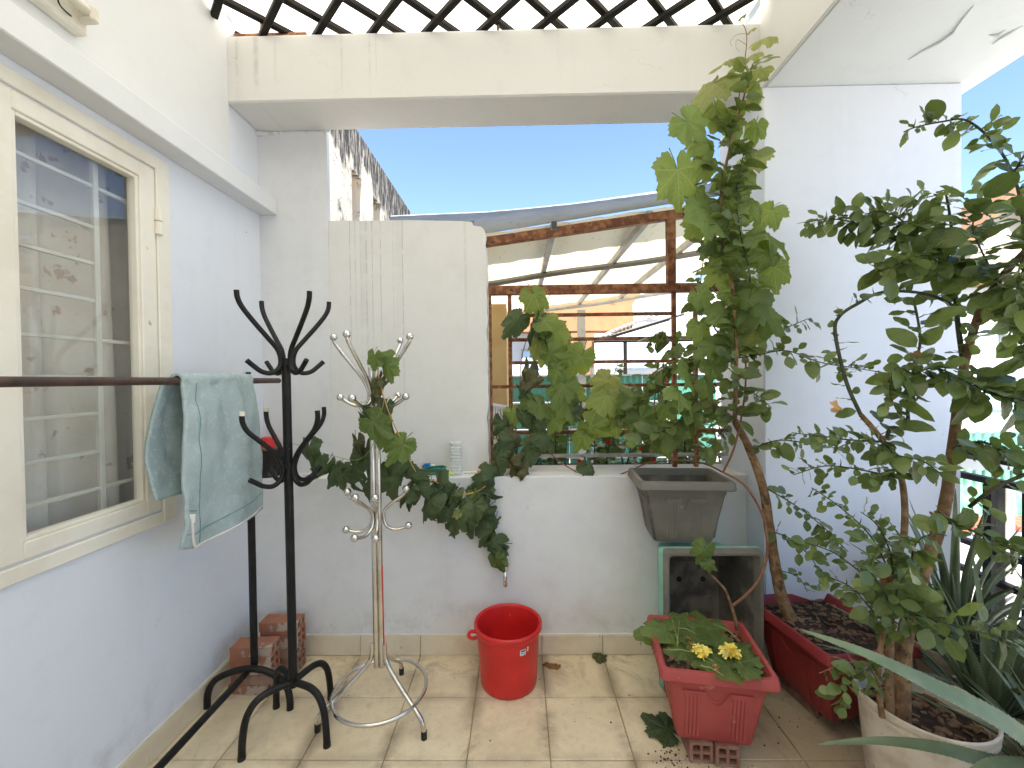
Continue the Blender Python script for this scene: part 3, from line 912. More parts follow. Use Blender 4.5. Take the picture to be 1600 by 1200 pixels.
# green corrugated fence
a = at(776, 640, 5.4); b = at(1120, 640, 5.4)
gf = thing('fence', 'green corrugated sheet fence behind the flowering shrub', 'fence', (a.x, 5.4, 0))
z0_, z1_ = 0.0, at(1000, 586, 5.4).z
nz = 4
for r in range(nz):
    for c in range(3):
        xa = a.x + (b.x - a.x) * c / 3; xb = a.x + (b.x - a.x) * (c + 1) / 3 - .012
        za = z0_ + (z1_ - z0_) * r / nz + .02; zb = z0_ + (z1_ - z0_) * (r + 1) / nz
        bm = B(); prev = None
        for i in range(25):
            x = xa + (xb - xa) * i / 24
            y = 5.4 + .012 * (i % 2)
            row = (bm.verts.new((x, y, za)), bm.verts.new((x, y, zb)), bm.verts.new((x, y + .01, zb)), bm.verts.new((x, y + .01, za)))
            if prev:
                for q in range(4): bm.faces.new((prev[q], prev[(q + 1) % 4], row[(q + 1) % 4], row[q]))
            else: bm.faces.new(row)
            prev = row
        bm.faces.new(prev)
        obj('fence_panel', bm, 'green_sheet', gf, smooth=False)
bm = B()
for r in range(nz + 1):
    z = z0_ + (z1_ - z0_) * r / nz
    add_box(bm, a.x, b.x, 5.37, 5.398, z - .008 if r else 0, z + .014, .002)
obj('fence_rail', bm, 'galv', gf, ang=30)
for px in (790, 872, 925, 1043):
    x = at(px, 640, 5.36).x
    bm = B(); add_box(bm, x - .018, x + .018, 5.34, 5.369, 0, z1_ + (.55 if px < 800 else .1), .003); obj('fence_post', bm, 'galv', gf, ang=30)
# white balustrade
wb = thing('balustrade', 'small white slatted balustrade at the lower left of the grille', 'balustrade', (at(780, 650, 3.5).x, 3.5, 0))
q0, q1 = at(748, 629, 3.4), at(802, 638, 3.4)
box_ = B(); add_tube(box_, [q0, q1], .016, 6); obj('handrail', box_, 'white_wall', wb)
for k in range(14):
    p = q0.lerp(q1, (k + .3) / 14)
    tube_obj('baluster', 'white_wall', wb, [p, (p.x, p.y, .55)], .007, 5)
box_ = B(); add_tube(box_, [(q0.x, 3.4, q0.z - .14), (q1.x, 3.4, q1.z - .14)], .012, 6); obj('handrail', box_, 'white_wall', wb)

# mouldy house side on the upper left
mh = thing('house', 'old cream house side streaked with black mould', 'house', (-3, 8, -4))
bm = B()
ops = [(7.75, 8.25), (8.9, 9.4), (10.0, 10.5), (11.1, 11.6)]
ytop, ybot = 5.25, 3.6
ys = 4.5
for (oa, ob) in ops:
    add_box(bm, -4.4, -3.0, ys, oa, -4, 6.1); add_box(bm, -4.4, -3.0, oa, ob, ytop, 6.1); add_box(bm, -4.4, -3.0, oa, ob, -4, ybot); ys = ob
add_box(bm, -4.4, -3.0, ys, 12.0, -4, 6.1)
obj('wall', bm, 'mould', mh, smooth=False)
for (oa, ob) in ops:
    bm = B(); add_box(bm, -3.35, -3.30, oa, ob, ybot, ytop); w_ = obj('window', bm, 'frame_cream', mh, smooth=False)
    bm = B(); add_box(bm, -3.298, -3.28, oa + .08, ob - .08, ybot + .1, ytop - .08); obj('pane', bm, 'tan_roof', w_, smooth=False)

# house and awnings beyond the railing on the right
def at2(px, py, Y): return at(px, py, Y)
rh = thing('house', 'white gabled house with brown roof edges beyond the railing', 'house', (8, 8, -4))
Y = 7.5
xl = at(1478, 400, Y).x
ze = at(1510, 437, Y).z; zr = at(1540, 372, Y).z
bm = B(); add_box(bm, xl, xl + 5, Y, Y + 4, -4, ze, .01); obj('wall', bm, 'white_wall', rh, ang=30)
bm = B()
gp = [(xl - .2, ze + .003), (xl + 2.2, ze + .003), (xl + 1.1, zr + .75)]
f_ = [bm.verts.new((x, Y + .1, z)) for x, z in gp]; k_ = [bm.verts.new((x, Y + 3.8, z)) for x, z in gp]
bm.faces.new(f_); bm.faces.new(k_[::-1])
for i in range(3): j = (i + 1) % 3; bm.faces.new((f_[i], f_[j], k_[j], k_[i]))
obj('gable', bm, 'cream_wall', rh, smooth=False)
for s0, s1 in ((gp[0], gp[2]), (gp[1], gp[2])):
    bm = B(); v0 = Vector((s0[0], Y, s0[1])); v1 = Vector((s1[0], Y, s1[1]))
    n = Vector((-(v1 - v0).z, 0, (v1 - v0).x)).normalized() * (.10 if s0 is gp[0] else -.10)
    q = [v0, v1, v1 + n, v0 + n]
    A_ = [bm.verts.new(v + Vector((0, -.15, 0))) for v in q]; K_ = [bm.verts.new(v + Vector((0, 3.9, 0))) for v in q]
    bm.faces.new(A_); bm.faces.new(K_[::-1])
    for i in range(4): j = (i + 1) % 4; bm.faces.new((A_[i], A_[j], K_[j], K_[i]))
    obj('roof', bm, 'tan_roof', rh, smooth=False)
bm = B(); add_box(bm, xl - .25, xl + 5, Y - .25, Y - .003, ze - .14, ze, .01); obj('eave', bm, 'tan_roof', rh, ang=30)
p0, p1 = at(1545, 640, Y - .03), at(1598, 575, Y - .03)
bm = B(); add_box(bm, p0.x, p1.x, Y - .04, Y - .002, p0.z, p1.z, .005); obj('window', bm, 'paleblue', rh, ang=30)
gx0, gx1 = at(1560, 530, Y).x, at(1640, 530, Y).x
gz0, gz1 = at(1570, 535, Y).z, at(1570, 470, Y).z
bm = B()
for k in range(9):
    x = gx0 + (gx1 - gx0) * k / 8; add_box(bm, x, x + .03, Y - .05, Y - .02, gz0, gz1)
for k in range(7):
    z = gz0 + (gz1 - gz0) * k / 6; add_box(bm, gx0, gx1, Y - .082, Y - .052, z, z + .03)
obj('window_lattice', bm, 'galv', rh, smooth=False)
# green awning: corrugated sheets sloping towards us
ga = thing('awning', 'green corrugated awning beyond the black railing', 'awning', (5.5, 5.5, -3))
for (py0, py1, ya, yb, m) in ((676, 712, 6.4, 7.3, 'green_sheet'), (735, 808, 4.9, 5.9, 'green_roof')):
    bm = B(); prev = None
    for i in range(61):
        px = 1480 + 220 * i / 60
        lo = at(px, py1, ya); hi = at(px, py0, yb)
        off = .018 * math.sin(i * PI / 2)
        row = (bm.verts.new(lo + Vector((0, 0, off))), bm.verts.new(hi + Vector((0, 0, off))))
        if prev: bm.faces.new((prev[0], row[0], row[1], prev[1]))
        prev = row
    o = obj('awning_sheet', bm, m, ga, ang=180); s = o.modifiers.new('t', 'SOLIDIFY'); s.thickness = .01
for px in (1500, 1640):
    lo = at(px, 800, 4.95); tube_obj('post', 'galv', ga, [lo, (lo.x, lo.y, -4)], .03, 8)
rt = thing('garden_wall', 'low white wall capped with red tiles below the green awning', 'wall', (4.4, 4.4, -4))
p0, p1 = at(1480, 815, 4.3), at(1720, 850, 4.3)
bm = B(); add_box(bm, p0.x, p1.x, 4.32, 4.5, -4, p0.z - .1, .005); obj('wall', bm, 'white_wall', rt, ang=30)
for k in range(14):
    x = p0.x + (p1.x - p0.x) * k / 14
    bm = B(); add_box(bm, x + .003, x + (p1.x - p0.x) / 14 - .003, 4.26, 4.56, p0.z - .097 , p0.z - .03, .012); obj('tile', bm, 'red_tile', rt, ang=30)

# ------------------------------------------------------------------ clothes rail and cloth
RX = -1.14
rail = thing('clothes_rail', 'dark metal clothes rail along the left wall, holding a pale blue cloth', 'clothes rail', (RX, 1.77, 0))
tube_obj('top_bar', 'rail_brown', rail, [(RX, -.55, 1.381), (RX, 2.0, 1.371)], .0125, 14)
tube_obj('upright', 'black_metal', rail, [(RX, 1.775, .165), (RX, 1.775, 1.385)], .0145, 14)
bm = B(); add_tube(bm, [(RX, 1.775, 1.385), (RX, 1.775, 1.40)], .005, 8); add_tube(bm, [(RX, 1.775, 1.399), (RX, 1.775, 1.409)], .010, 8); obj('wing_bolt', bm, 'black_metal', rail)
tube_obj('upright', 'black_metal', rail, [(RX, -.40, .165), (RX, -.40, 1.37)], .0145, 14)
tube_obj('base_bar', 'black_metal', rail, [(RX - .01, 1.79, .152), (RX - .02, -.40, .152)], .0135, 12)
for yy in (1.745, -.40):
    arch = [(RX - .185, yy, .0), (RX - .18, yy, .06), (RX - .15, yy, .115), (RX - .08, yy, .15), (RX, yy, .165), (RX + .08, yy, .15), (RX + .145, yy, .105), (RX + .168, yy - .005, .05), (RX + .172, yy - .01, 0)]
    tube_obj('foot', 'black_metal', rail, smooth_path(arch, 4), .0135, 12)

# cloth: back flap, over the bar, front flap
bm = B()
NU, NV = 46, 90
cl = {}
def cloth_point(u, v):
    # v: 0 back hem .. 1 front hem
    Lb, Lf, R_ = .40, .575, .02
    tot = Lb + PI * R_ + Lf
    s = v * tot
    yl = 1.405 + .02 * 0; yr = 1.768
    zc = 1.378
    if s < Lb:
        h = Lb - s
        frac = h / Lb
        ya = 1.398 - .035 * math.sin(min(1, frac * 1.3) * PI * .55) + .05 * max(0, frac - .62)
        yb = 1.74
        x = RX - R_ - .012 - .035 * math.sin(frac * PI * .8) - .01 * math.sin(u * 6 + 1)
        z = zc - h * (1 - .18 * u) - .03 * math.sin(u * PI)
    elif s < Lb + PI * R_:
        a = (s - Lb) / R_
        ya, yb = 1.398, 1.768
        x = RX - R_ * math.cos(a); z = zc + R_ * math.sin(a)
    else:
        h = s - Lb - PI * R_
        frac = h / Lf
        ya = 1.398 - .040 * frac - .012 * math.sin(frac * PI)
        yb = 1.768 + .05 * frac ** 1.5
        x = RX + R_ + .010 * math.sin(frac * PI * .5) + .016 * math.sin(frac * PI)
        x += .010 * math.sin(u * 9 + frac * 2.2) * (.4 + frac) + .014 * math.exp(-((u - .68 - .1 * frac) / .10) ** 2) * math.sin(min(1, frac * 2) * PI)
        z = zc - h * (1 - .02 * u) - .004 * math.sin(u * PI) * frac + .003 * math.sin(u * 13) + .02 * frac * max(0, .12 - u) / .12 * 1.2
    y = ya + (yb - ya) * u
    cr = mnoise.noise((u * 3 + v * 2.2, v * 5 - u * 1.5, 9.3))
    w = mnoise.noise((u * 4, v * 7, 1.3)) * .011 + mnoise.noise((u * 9, v * 15, 4.1)) * .005 - .005 * math.exp(-(cr / .22) ** 2) + mnoise.noise((u * 22, v * 34, 7)) * .0016
    if s > Lb + PI * R_ or s < Lb: x += w
    z += .3 * w
    return Vector((x, y, z))
for i in range(NU + 1):
    for j in range(NV + 1):
        cl[i, j] = bm.verts.new(cloth_point(i / NU, j / NV))
for i in range(NU):
    for j in range(NV):
        bm.faces.new((cl[i, j], cl[i + 1, j], cl[i + 1, j + 1], cl[i, j + 1]))
cloth_root = thing('cloth', 'pale blue cushion cover with a white zip hanging over the clothes rail', 'cushion cover', (RX, 1.58, 1.378))
co = obj('fabric', bm, 'towel', cloth_root, ang=180)
s = co.modifiers.new('t', 'SOLIDIFY'); s.thickness = .011; s.offset = 0
def seam(name, m, fn, r, n=40):
    tube_obj(name, m, cloth_root, [fn(k / n) for k in range(n + 1)], r, 6)
off = Vector((.007, 0, 0))
seam('seam', 'towel_seam', lambda t: cloth_point(.14 + .03 * t, .46 + .53 * t) + off, .0014)
seam('seam', 'towel_seam', lambda t: cloth_point(.02 + .96 * t, .955 - .03 * t) + off, .0014)
seam('seam', 'towel_seam', lambda t: cloth_point(.02 + .12 * t, .875) + off, .0012)
seam('piping', 'piping', lambda t: cloth_point(.13 + .86 * t, .995 - .012 * t * t) + Vector((.004, 0, -.004)), .0042)
seam('zip', 'piping', lambda t: cloth_point(.03 + .12 * t, .885 + .11 * t + .03 * math.sin(t * PI)) + Vector((.009, 0, -.004)), .0045)
p = cloth_point(.05, .90) + Vector((.012, 0, 0))
bm = B(); add_box(bm, p.x - .003, p.x + .004, p.y - .007, p.y + .007, p.z - .018, p.z + .012, .003); obj('zip_pull', bm, 'piping', cloth_root, ang=30)

# ------------------------------------------------------------------ coat stands
bx, by = -.895, 1.63
bs = thing('coat_stand', 'black bent-tube coat stand standing beside the clothes rail', 'coat stand', (bx, by, 0))
tube_obj('pole', 'black_metal', bs, [(bx, by, .175), (bx - .004, by, 1.457)], .0162, 18)
bm = B(); add_tube(bm, [(bx, by, 1.432), (bx, by, 1.456)], .022, 16); obj('collar', bm, 'black_metal', bs)
bm = B(); add_tube(bm, [(bx, by, 1.03), (bx, by, 1.052)], .022, 16); obj('collar', bm, 'black_metal', bs)
def s_hook(parent, cx, cy, az, prof, r, m, cap=None):
    ca, sa = math.cos(math.radians(az)), math.sin(math.radians(az))
    pts = smooth_path([(cx + ca * q, cy + sa * q, z) for q, z in prof], 6)
    o = tube_obj('hook', m, parent, pts, r, 12)
    if cap:
        e = pts[0]; dr = (pts[0] - pts[2]).normalized()
        bm = B(); add_tube(bm, [e - dr * .012, e + dr * .004], r * 1.15, 12)
        c = obj('cap', bm, cap, o)
    return o
up = [(.168, 1.695), (.165, 1.668), (.150, 1.635), (.112, 1.585), (.066, 1.53), (.034, 1.490), (.023, 1.452), (.029, 1.420), (.055, 1.400), (.090, 1.405), (.120, 1.428), (.140, 1.446)]
for az in (232, 150, -34, 48):
    s_hook(bs, bx, by, az, up, .0090, 'black_metal')
lo = [(.160, 1.258), (.160, 1.225), (.143, 1.188), (.100, 1.145), (.055, 1.10), (.030, 1.058), (.023, 1.025), (.032, .992), (.060, .973), (.094, .980), (.120, .998), (.140, 1.012)]
for az, cp in ((234, 'white_cap'), (148, 'white_cap'), (-24, None), (62, None)):
    s_hook(bs, bx, by, az, lo, .0090, 'black_metal', cp)
for az in (226, -24, 140, 66):
    ca, sa = math.cos(math.radians(az)), math.sin(math.radians(az))
    pr = [(0, .192), (.05, .197), (.10, .196), (.138, .178), (.163, .135), (.174, .07), (.178, .002)]
    lg = tube_obj('leg', 'black_metal', bs, smooth_path([(bx + ca * q, by + sa * q, z) for q, z in pr], 5), .0128, 14)
    bm = B(); add_tube(bm, [(bx + ca * .178, by + sa * .178, 0), (bx + ca * .1775, by + sa * .1775, .014)], .0138, 14); obj('foot_cap', bm, 'rubber', lg)

sx, sy = -.58, 1.71
ss = thing('coat_stand', 'shiny steel coat stand with ball-tipped hooks and a ring base', 'coat stand', (sx, sy, 0))
for k in range(3):
    a = math.radians(90 + 120 * k)
    tube_obj('pole', 'chrome', ss, [(sx + .0125 * math.cos(a), sy + .0125 * math.sin(a), .20), (sx + .0125 * math.cos(a) - .004, sy + .0125 * math.sin(a), 1.42)], .0115, 12)
tube_obj('pole_core', 'chrome', ss, [(sx, sy, 1.35), (sx - .003, sy, 1.455)], .009, 12)
tube_obj('red_strip', 'red_cup', ss, [(sx + .0225, sy - .012, .26), (sx + .0205, sy - .012, .62)], .0020, 6)
bm = B(); add_ball(bm, (sx - .003, sy, 1.468), .016); obj('finial', bm, 'chrome_ball', ss)
def ball_hook(az, prof, r):
    ca, sa = math.cos(math.radians(az)), math.sin(math.radians(az))
    P = [Vector((sx + ca * q, sy + sa * q, z)) for q, z in prof]
    o = tube_obj('hook', 'chrome', ss, smooth_path(P, 6), r, 10)
    for e in (P[0], P[-1]):
        bm = B(); add_ball(bm, e, .0155); obj('ball', bm, 'chrome_ball', o)
for az in (192, 250, 65, -12):
    ball_hook(az, [(.155, 1.54), (.150, 1.515), (.100, 1.445), (.055, 1.385), (.030, 1.335), (.026, 1.295), (.045, 1.27), (.080, 1.268), (.110, 1.283), (.134, 1.302)], .0075)
for az in (190, 245, 10, -75):
    ball_hook(az, [(.115, .92), (.105, .898), (.060, .868), (.030, .84), (.024, .81), (.034, .775), (.062, .757), (.092, .758), (.122, .768)], .0068)
for az in (-30, 201, 85):
    ca, sa = math.cos(math.radians(az)), math.sin(math.radians(az))
    pr = [(.030, .30), (.031, .255), (.044, .222), (.090, .175), (.150, .125), (.200, .088), (.226, .062), (.235, .03), (.236, .012)]
    lg = tube_obj('leg', 'chrome', ss, smooth_path([(sx + ca * q, sy + sa * q, z) for q, z in pr], 5), .0095, 12)
    bm = B(); add_tube(bm, [(sx + ca * .236, sy + sa * .236, 0), (sx + ca * .236, sy + sa * .236, .03)], .0115, 12); obj('rubber_foot', bm, 'rubber', lg)
ring = [(sx + .185 * math.cos(a * PI / 24), sy + .185 * math.sin(a * PI / 24), .105) for a in range(49)]
tube_obj('base_ring', 'chrome', ss, ring, .0075, 10)

# ------------------------------------------------------------------ bucket, tap
kx, ky = -.06, 1.905
bk = thing('bucket', 'bright red plastic bucket standing on the tiles below the tap', 'bucket', (kx, ky, 0))
bm = B()
add_lathe(bm, [(.001, .004), (.116, .004), (.121, 0), (.125, .004), (.1275, .02), (.130, .05), (.1335, .12), (.1385, .20), (.1415, .243), (.150, .246), (.1535, .252), (.1545, .262), (.153, .270), (.1475, .2735), (.1415, .271), (.138, .262), (.1345, .20), (.128, .05), (.124, .012), (.001, .010)], (kx, ky, 0), 56)
obj('body', bm, 'bucket', bk, ang=50)
bm = B(); add_tube(bm, smooth_path([(kx - .142, ky - .03, .24), (kx - .166, ky - .035, .243), (kx - .175, ky - .037, .225), (kx - .160, ky - .034, .212), (kx - .138, ky - .03, .215)], 4), .008, 8); obj('handle_lug', bm, 'bucket', bk)
def curved_sticker(name, m, a0, a1, z0, z1, r, ell=True, par=None):
    bm = B(); pts = []
    n = 22
    for k in range(n):
        t = 2 * PI * k / n
        c, s_ = math.cos(t), math.sin(t)
        if ell == 'pill':
            c = math.copysign(min(1, abs(c) * 1.25), c); s_ = math.copysign(min(1, abs(s_) * 1.3), s_)
        a = (a0 + a1) / 2 + (a1 - a0) / 2 * c; z = (z0 + z1) / 2 + (z1 - z0) / 2 * s_
        rr = r + (z - .2) * .065
        pts.append(bm.verts.new((kx + rr * math.cos(a), ky + rr * math.sin(a), z)))
    bm.faces.new(pts)
    return obj(name, bm, m, par or bk, smooth=False)
A0 = math.radians(-66)
st = curved_sticker('label', 'white_plastic', A0 - .03, A0 + .17, .194, .220, .1396, 'pill')
M['label_blue'] = worn('label_blue', (.04, .07, .22), (.05, .09, .26), 9, .4)
curved_sticker('label_print', 'label_blue', A0 + .0, A0 + .15, .2095, .217, .1401, 'pill', st)
for k in range(6):
    a = A0 + .012 + .024 * k
    curved_sticker('label_print', 'label_blue', a, a + .014, .199 + .001 * (k % 2), .2065, .1401, True, st)
s2 = curved_sticker('round_sticker', 'frame_cream', A0 + .21, A0 + .275, .204, .226, .1396)
curved_sticker('label_print', 'label_blue', A0 + .23, A0 + .255, .211, .219, .1402, True, s2)

tp = at(790, 890, YL)
tap = thing('tap', 'small chrome tap on the low wall above the red bucket', 'tap', (tp.x, YL, tp.z))
bm = B(); add_tube(bm, [(tp.x, YL, tp.z + .012), (tp.x, YL - .008, tp.z + .012)], .017, 14); obj('flange', bm, 'chrome_ball', tap)
bm = B(); add_tube(bm, smooth_path([(tp.x, YL - .004, tp.z + .012), (tp.x, YL - .035, tp.z + .013), (tp.x, YL - .058, tp.z + .006), (tp.x, YL - .064, tp.z - .02), (tp.x, YL - .064, tp.z - .036)], 5), [.010] * 16 + [.009] * 5, 12); obj('spout', bm, 'chrome_ball', tap)
bm = B(); add_tube(bm, [(tp.x, YL - .064, tp.z - .05), (tp.x, YL - .064, tp.z - .034)], .0115, 12); obj('nozzle', bm, 'chrome_ball', tap)
bm = B(); add_tube(bm, [(tp.x, YL - .04, tp.z + .02), (tp.x, YL - .04, tp.z + .045)], .006, 8); add_tube(bm, [(tp.x - .024, YL - .04, tp.z + .047), (tp.x + .024, YL - .04, tp.z + .047)], .006, 8); obj('handle', bm, 'chrome_ball', tap)

# ------------------------------------------------------------------ hollow bricks
def hollow_brick_mesh(name, L, W, H, nx, nz, m, t=.011, ribs=True):
    """holes run along local X; W along Y, H along Z, base at z=0."""
    bm = B()
    cw = (W - t * (nx + 1)) / nx; ch = (H - t * (nz + 1)) / nz
    def j(): return random.uniform(-.0012, .0012)
    for k in range(nx + 1):
        y = -W / 2 + k * (cw + t)
        add_box(bm, -L / 2 + j(), L / 2 + j(), y, y + t, 0, H, .0015)
    for k in range(nz + 1):
        z = k * (ch + t)
        for q in range(nx):
            y = -W / 2 + t + q * (cw + t)
            add_box(bm, -L / 2 + .0015, L / 2 - .0015, y, y + cw, z + .0003, z + t - .0003)
    if ribs:
        for s in (-1, 1):
            for k in range(5):
                z = H * (.14 + .18 * k)
                add_box(bm, -L / 2 + .002, L / 2 - .002, s * W / 2 - .0018, s * W / 2 + .0018, z - .004, z + .004, .001)
    return to_mesh(name, bm, m, True, 30)
def flat_brick_mesh(name, L, W, H, m):
    bm = B()
    t = .012
    # slab pierced by two round holes along X: built as an end outline with holes bridged by quads
    n = 12
    for q in (-1, 1):
        cy = q * W / 4; r = H * .27
        y0, y1 = (cy - W / 4, cy + W / 4)
        ring_o, ring_i = [], []
        for k in range(n * 2):
            a = 2 * PI * k / (n * 2)
            c, s_ = math.cos(a), math.sin(a)
            sc_ = min((W / 4) / max(abs(c), 1e-6), (H / 2) / max(abs(s_), 1e-6))
            ring_o.append((cy + c * sc_, H / 2 + s_ * sc_)); ring_i.append((cy + c * r, H / 2 + s_ * r))
        ends = []
        for x in (-L / 2, L / 2):
            ends.append(([bm.verts.new((x, *p)) for p in ring_o], [bm.verts.new((x, *p)) for p in ring_i]))
        N2 = n * 2
        for k in range(N2):
            k2 = (k + 1) % N2
            for (o_, i_) in ends: bm.faces.new((o_[k], o_[k2], i_[k2], i_[k]))
            bm.faces.new((ends[0][0][k], ends[1][0][k], ends[1][0][k2], ends[0][0][k2]))
            bm.faces.new((ends[0][1][k], ends[1][1][k], ends[1][1][k2], ends[0][1][k2]))
    return to_mesh(name, bm, m, True, 30)
hb = hollow_brick_mesh('hollow_brick', .175, .08, .08, 2, 2, 'brick')
hbd = hollow_brick_mesh('hollow_brick_dull', .175, .08, .075, 2, 2, 'brick_dull')
fb = flat_brick_mesh('flat_brick', .175, .08, .042, 'brick')
fbd = flat_brick_mesh('flat_brick_dull', .175, .08, .042, 'brick_dull')
def brick(me, x, y, z, rz, label, grp, name='brick'):
    o = link(name, me); o.location = (x, y, z); o.rotation_euler = (0, 0, math.radians(rz))
    return tag(o, label, 'brick', grp)
G1, G2 = 'bricks stacked in the left corner', 'bricks under the planters'
zt = 0
for me, h, dx, rz, lab in ((fb, .043, -.012, -3, 'lowest flat brick of the front stack in the left corner'), (fbd, .043, .004, 1, 'second flat brick from the floor in the front corner stack'),
                           (hb, .081, 0, 2, 'four-holed hollow brick in the middle of the front corner stack'), (fb, .043, .002, 3, 'flat brick with two round holes topping the front corner stack')):
    brick(me, -1.187 + dx, 1.855, zt, rz, lab, G1); zt += h
zt = 0
for me, h, dx, rz, lab in ((hbd, .076, .004, 0, 'lowest hollow brick of the back stack against the wall'), (fbd, .043, -.003, 2, 'flat brick low in the back corner stack'), (hb, .081, .006, -1, 'ribbed hollow brick high in the back corner stack'),
                           (fb, .043, .002, 1, 'orange flat brick topping the back stack against the wall')):
    brick(me, -1.138 + dx, 1.985, zt, rz, lab, G1); zt += h
brick(hbd, .637, 1.575, .0, 86, 'left hollow brick under the front red planter', G2)
brick(hbd, .725, 1.560, .0, 84, 'right hollow brick under the front red planter', G2)
brick(hbd, .73, 1.70, .0, 4, 'hollow brick lying crosswise under the back of the front red planter', G2)
brick(hbd, 1.195, 1.78, .0, 100, 'hollow brick under the left side of the dark red planter', G2)
brick(hbd, 1.32, 1.80, .0, 98, 'hollow brick under the right side of the dark red planter', G2)

# ------------------------------------------------------------------ planters
def planter(name, label, W, L, H, tap, m, loc, rot, inside=None, soil=None, holes=False, cat='planter', relief=True):
    """origin at base centre; W along X, L along Y at the rim; tap = how much each side draws in at the base."""
    root = bpy.data.objects.new(name, None); C.objects.link(root); root.empty_display_size = .1
    tag(root, label, cat)
    root.location = loc; root.rotation_euler = rot
    lip, lh, t = .022, .040, .006
    def rect(w, l, z, cr=.018, n=4):
        out = []
        for (sx_, sy_, a0) in ((1, 1, 0), (-1, 1, 90), (-1, -1, 180), (1, -1, 270)):
            for k in range(n + 1):
                a = math.radians(a0 + 90 * k / n)
                out.append((sx_ * (w / 2 - cr) + cr * math.cos(a), sy_ * (l / 2 - cr) + cr * math.sin(a), z))
        return out
    iw, il = W - 2 * lip, L - 2 * lip
    bw, bl = W - 2 * lip - 2 * tap, L - 2 * lip - 2 * tap
    def body(z): f = z / H; return bw + (iw - bw) * f, bl + (il - bl) * f
    secs = [(bw - .01, bl - .01, 0), (bw, bl, .006)]
    for z in (.08, .16, H - .068): secs.append((*body(z), z))
    w_, l_ = body(H - .066); secs.append((w_ + .008, l_ + .008, H - .062)); secs.append((w_ + .010, l_ + .010, H - lh - .001))
    secs += [(W - .006, L - .006, H - lh), (W, L, H - lh + .005), (W - .004, L - .004, H - .012), (W - .012, L - .012, H - .002), (W - .024, L - .024, H), (W - .040, L - .040, H - .002)]
    w_, l_ = body(H - .03); secs.append((w_ - 2 * t, l_ - 2 * t, H - .03))
    secs.append((body(.10)[0] - 2 * t, body(.10)[1] - 2 * t, .10)); secs.append((bw - 2 * t, bl - 2 * t, .012))
    bm = B(); rings = [[bm.verts.new(p) for p in rect(w, l, z)] for w, l, z in secs]
    n = len(rings[0])
    for i in range(len(rings) - 1):
        for k in range(n): bm.faces.new((rings[i][k], rings[i][(k + 1) % n], rings[i + 1][(k + 1) % n], rings[i + 1][k]))
    bm.faces.new(rings[0][::-1]); bm.faces.new(rings[-1])
    me = to_mesh('body', bm, m, True, 35)
    if inside:
        me.materials.append(M[inside])
        for p in me.polygons:
            c = p.center
            inner = c.z > .011 and (abs(c.x) < body(c.z)[0] / 2 - .003 and abs(c.y) < body(c.z)[1] / 2 - .003) and c.z < H - .02
            if inner: p.material_index = 1
    link('body', me, root, (0, 0, 0))
    if relief:
        for (ax, half, other) in (('y', il, iw), ('x', iw, il)):
            for s_ in (-1, 1):
                bm = B()
                def surf(u, z, out):      # u across the face
                    f = z / H; dpt = ((bl if ax == 'y' else bw) + ((il if ax == 'y' else iw) - (bl if ax == 'y' else bw)) * f) / 2 + out
                    return Vector((u, s_ * dpt, z)) if ax == 'y' else Vector((s_ * dpt, u, z))
                def patch(u0, u1, z0, z1, out):
                    q = [surf(u0, z0, out), surf(u1, z0, out), surf(u1, z1, out), surf(u0, z1, out)]
                    k = [surf(u0, z0, -.002), surf(u1, z0, -.002), surf(u1, z1, -.002), surf(u0, z1, -.002)]
                    a = [bm.verts.new(v) for v in q]; b = [bm.verts.new(v) for v in k]
                    bm.faces.new(a); 
                    for i in range(4): bm.faces.new((a[i], b[i], b[(i + 1) % 4], a[(i + 1) % 4]))
                hw = min(bw, bl) * .34
                for c_ in (-hw, hw):
                    for q in range(4):
                        patch(c_ - .024 + .0125 * q, c_ - .024 + .0125 * q + .009, .02, H - .102, .0022)
                    patch(c_ - .030, c_ + .032, H - .102, H - .092, .003)
                    patch(c_ - .036, c_ + .038, H - .0918, H - .082, .0045)
                for rr in (.035, .052):
                    pts = [surf(-(hw - .036) + 2 * (hw - .036) * k / 12, H - .082 - rr * math.sin(PI * k / 12), .0012) for k in range(13)]
                    add_tube(bm, pts, .0016, 5, cap=False)
                obj('moulding', bm, m, root, ang=30, loc=(0, 0, 0))
    if holes:
        for (hx, hy) in ((-.07, -.11), (.05, -.11), (-.06, .07), (.06, .07)):
            bm = B(); add_lathe(bm, [(.001, .0), (.013, 0), (.013, .002), (.001, .002)], (hx * iw / .4, hy * il / .55, .0125), 12); obj('drain_hole', bm, 'rubber', root, loc=(0, 0, 0))
        bm = B()
        for k in range(3):
            add_box(bm, -bw / 2 + .02, bw / 2 - .02, -.16 + .16 * k, -.155 + .16 * k, .0122, .0165)
        obj('bottom_rib', bm, inside or m, root, loc=(0, 0, 0), smooth=False)
    if soil:
        zs = H - soil
        w_, l_ = body(zs); w_ -= 2 * t + .001; l_ -= 2 * t + .001
        bm = B(); N_ = 26; gg = {}
        for i in range(N_ + 1):
            for j in range(N_ + 1):
                x = -w_ / 2 + w_ * i / N_; y = -l_ / 2 + l_ * j / N_
                e = min(i, j, N_ - i, N_ - j) / 4
                gg[i, j] = bm.verts.new((x, y, zs + .008 * min(1, e) + .012 * mnoise.noise((x * 22, y * 22, 3)) + random.uniform(-.003, .003)))
        for i in range(N_):
            for j in range(N_): bm.faces.new((gg[i, j], gg[i + 1, j], gg[i + 1, j + 1], gg[i, j + 1]))
        obj('soil', bm, 'soil', root, ang=180, loc=(0, 0, 0))
        bm = B()
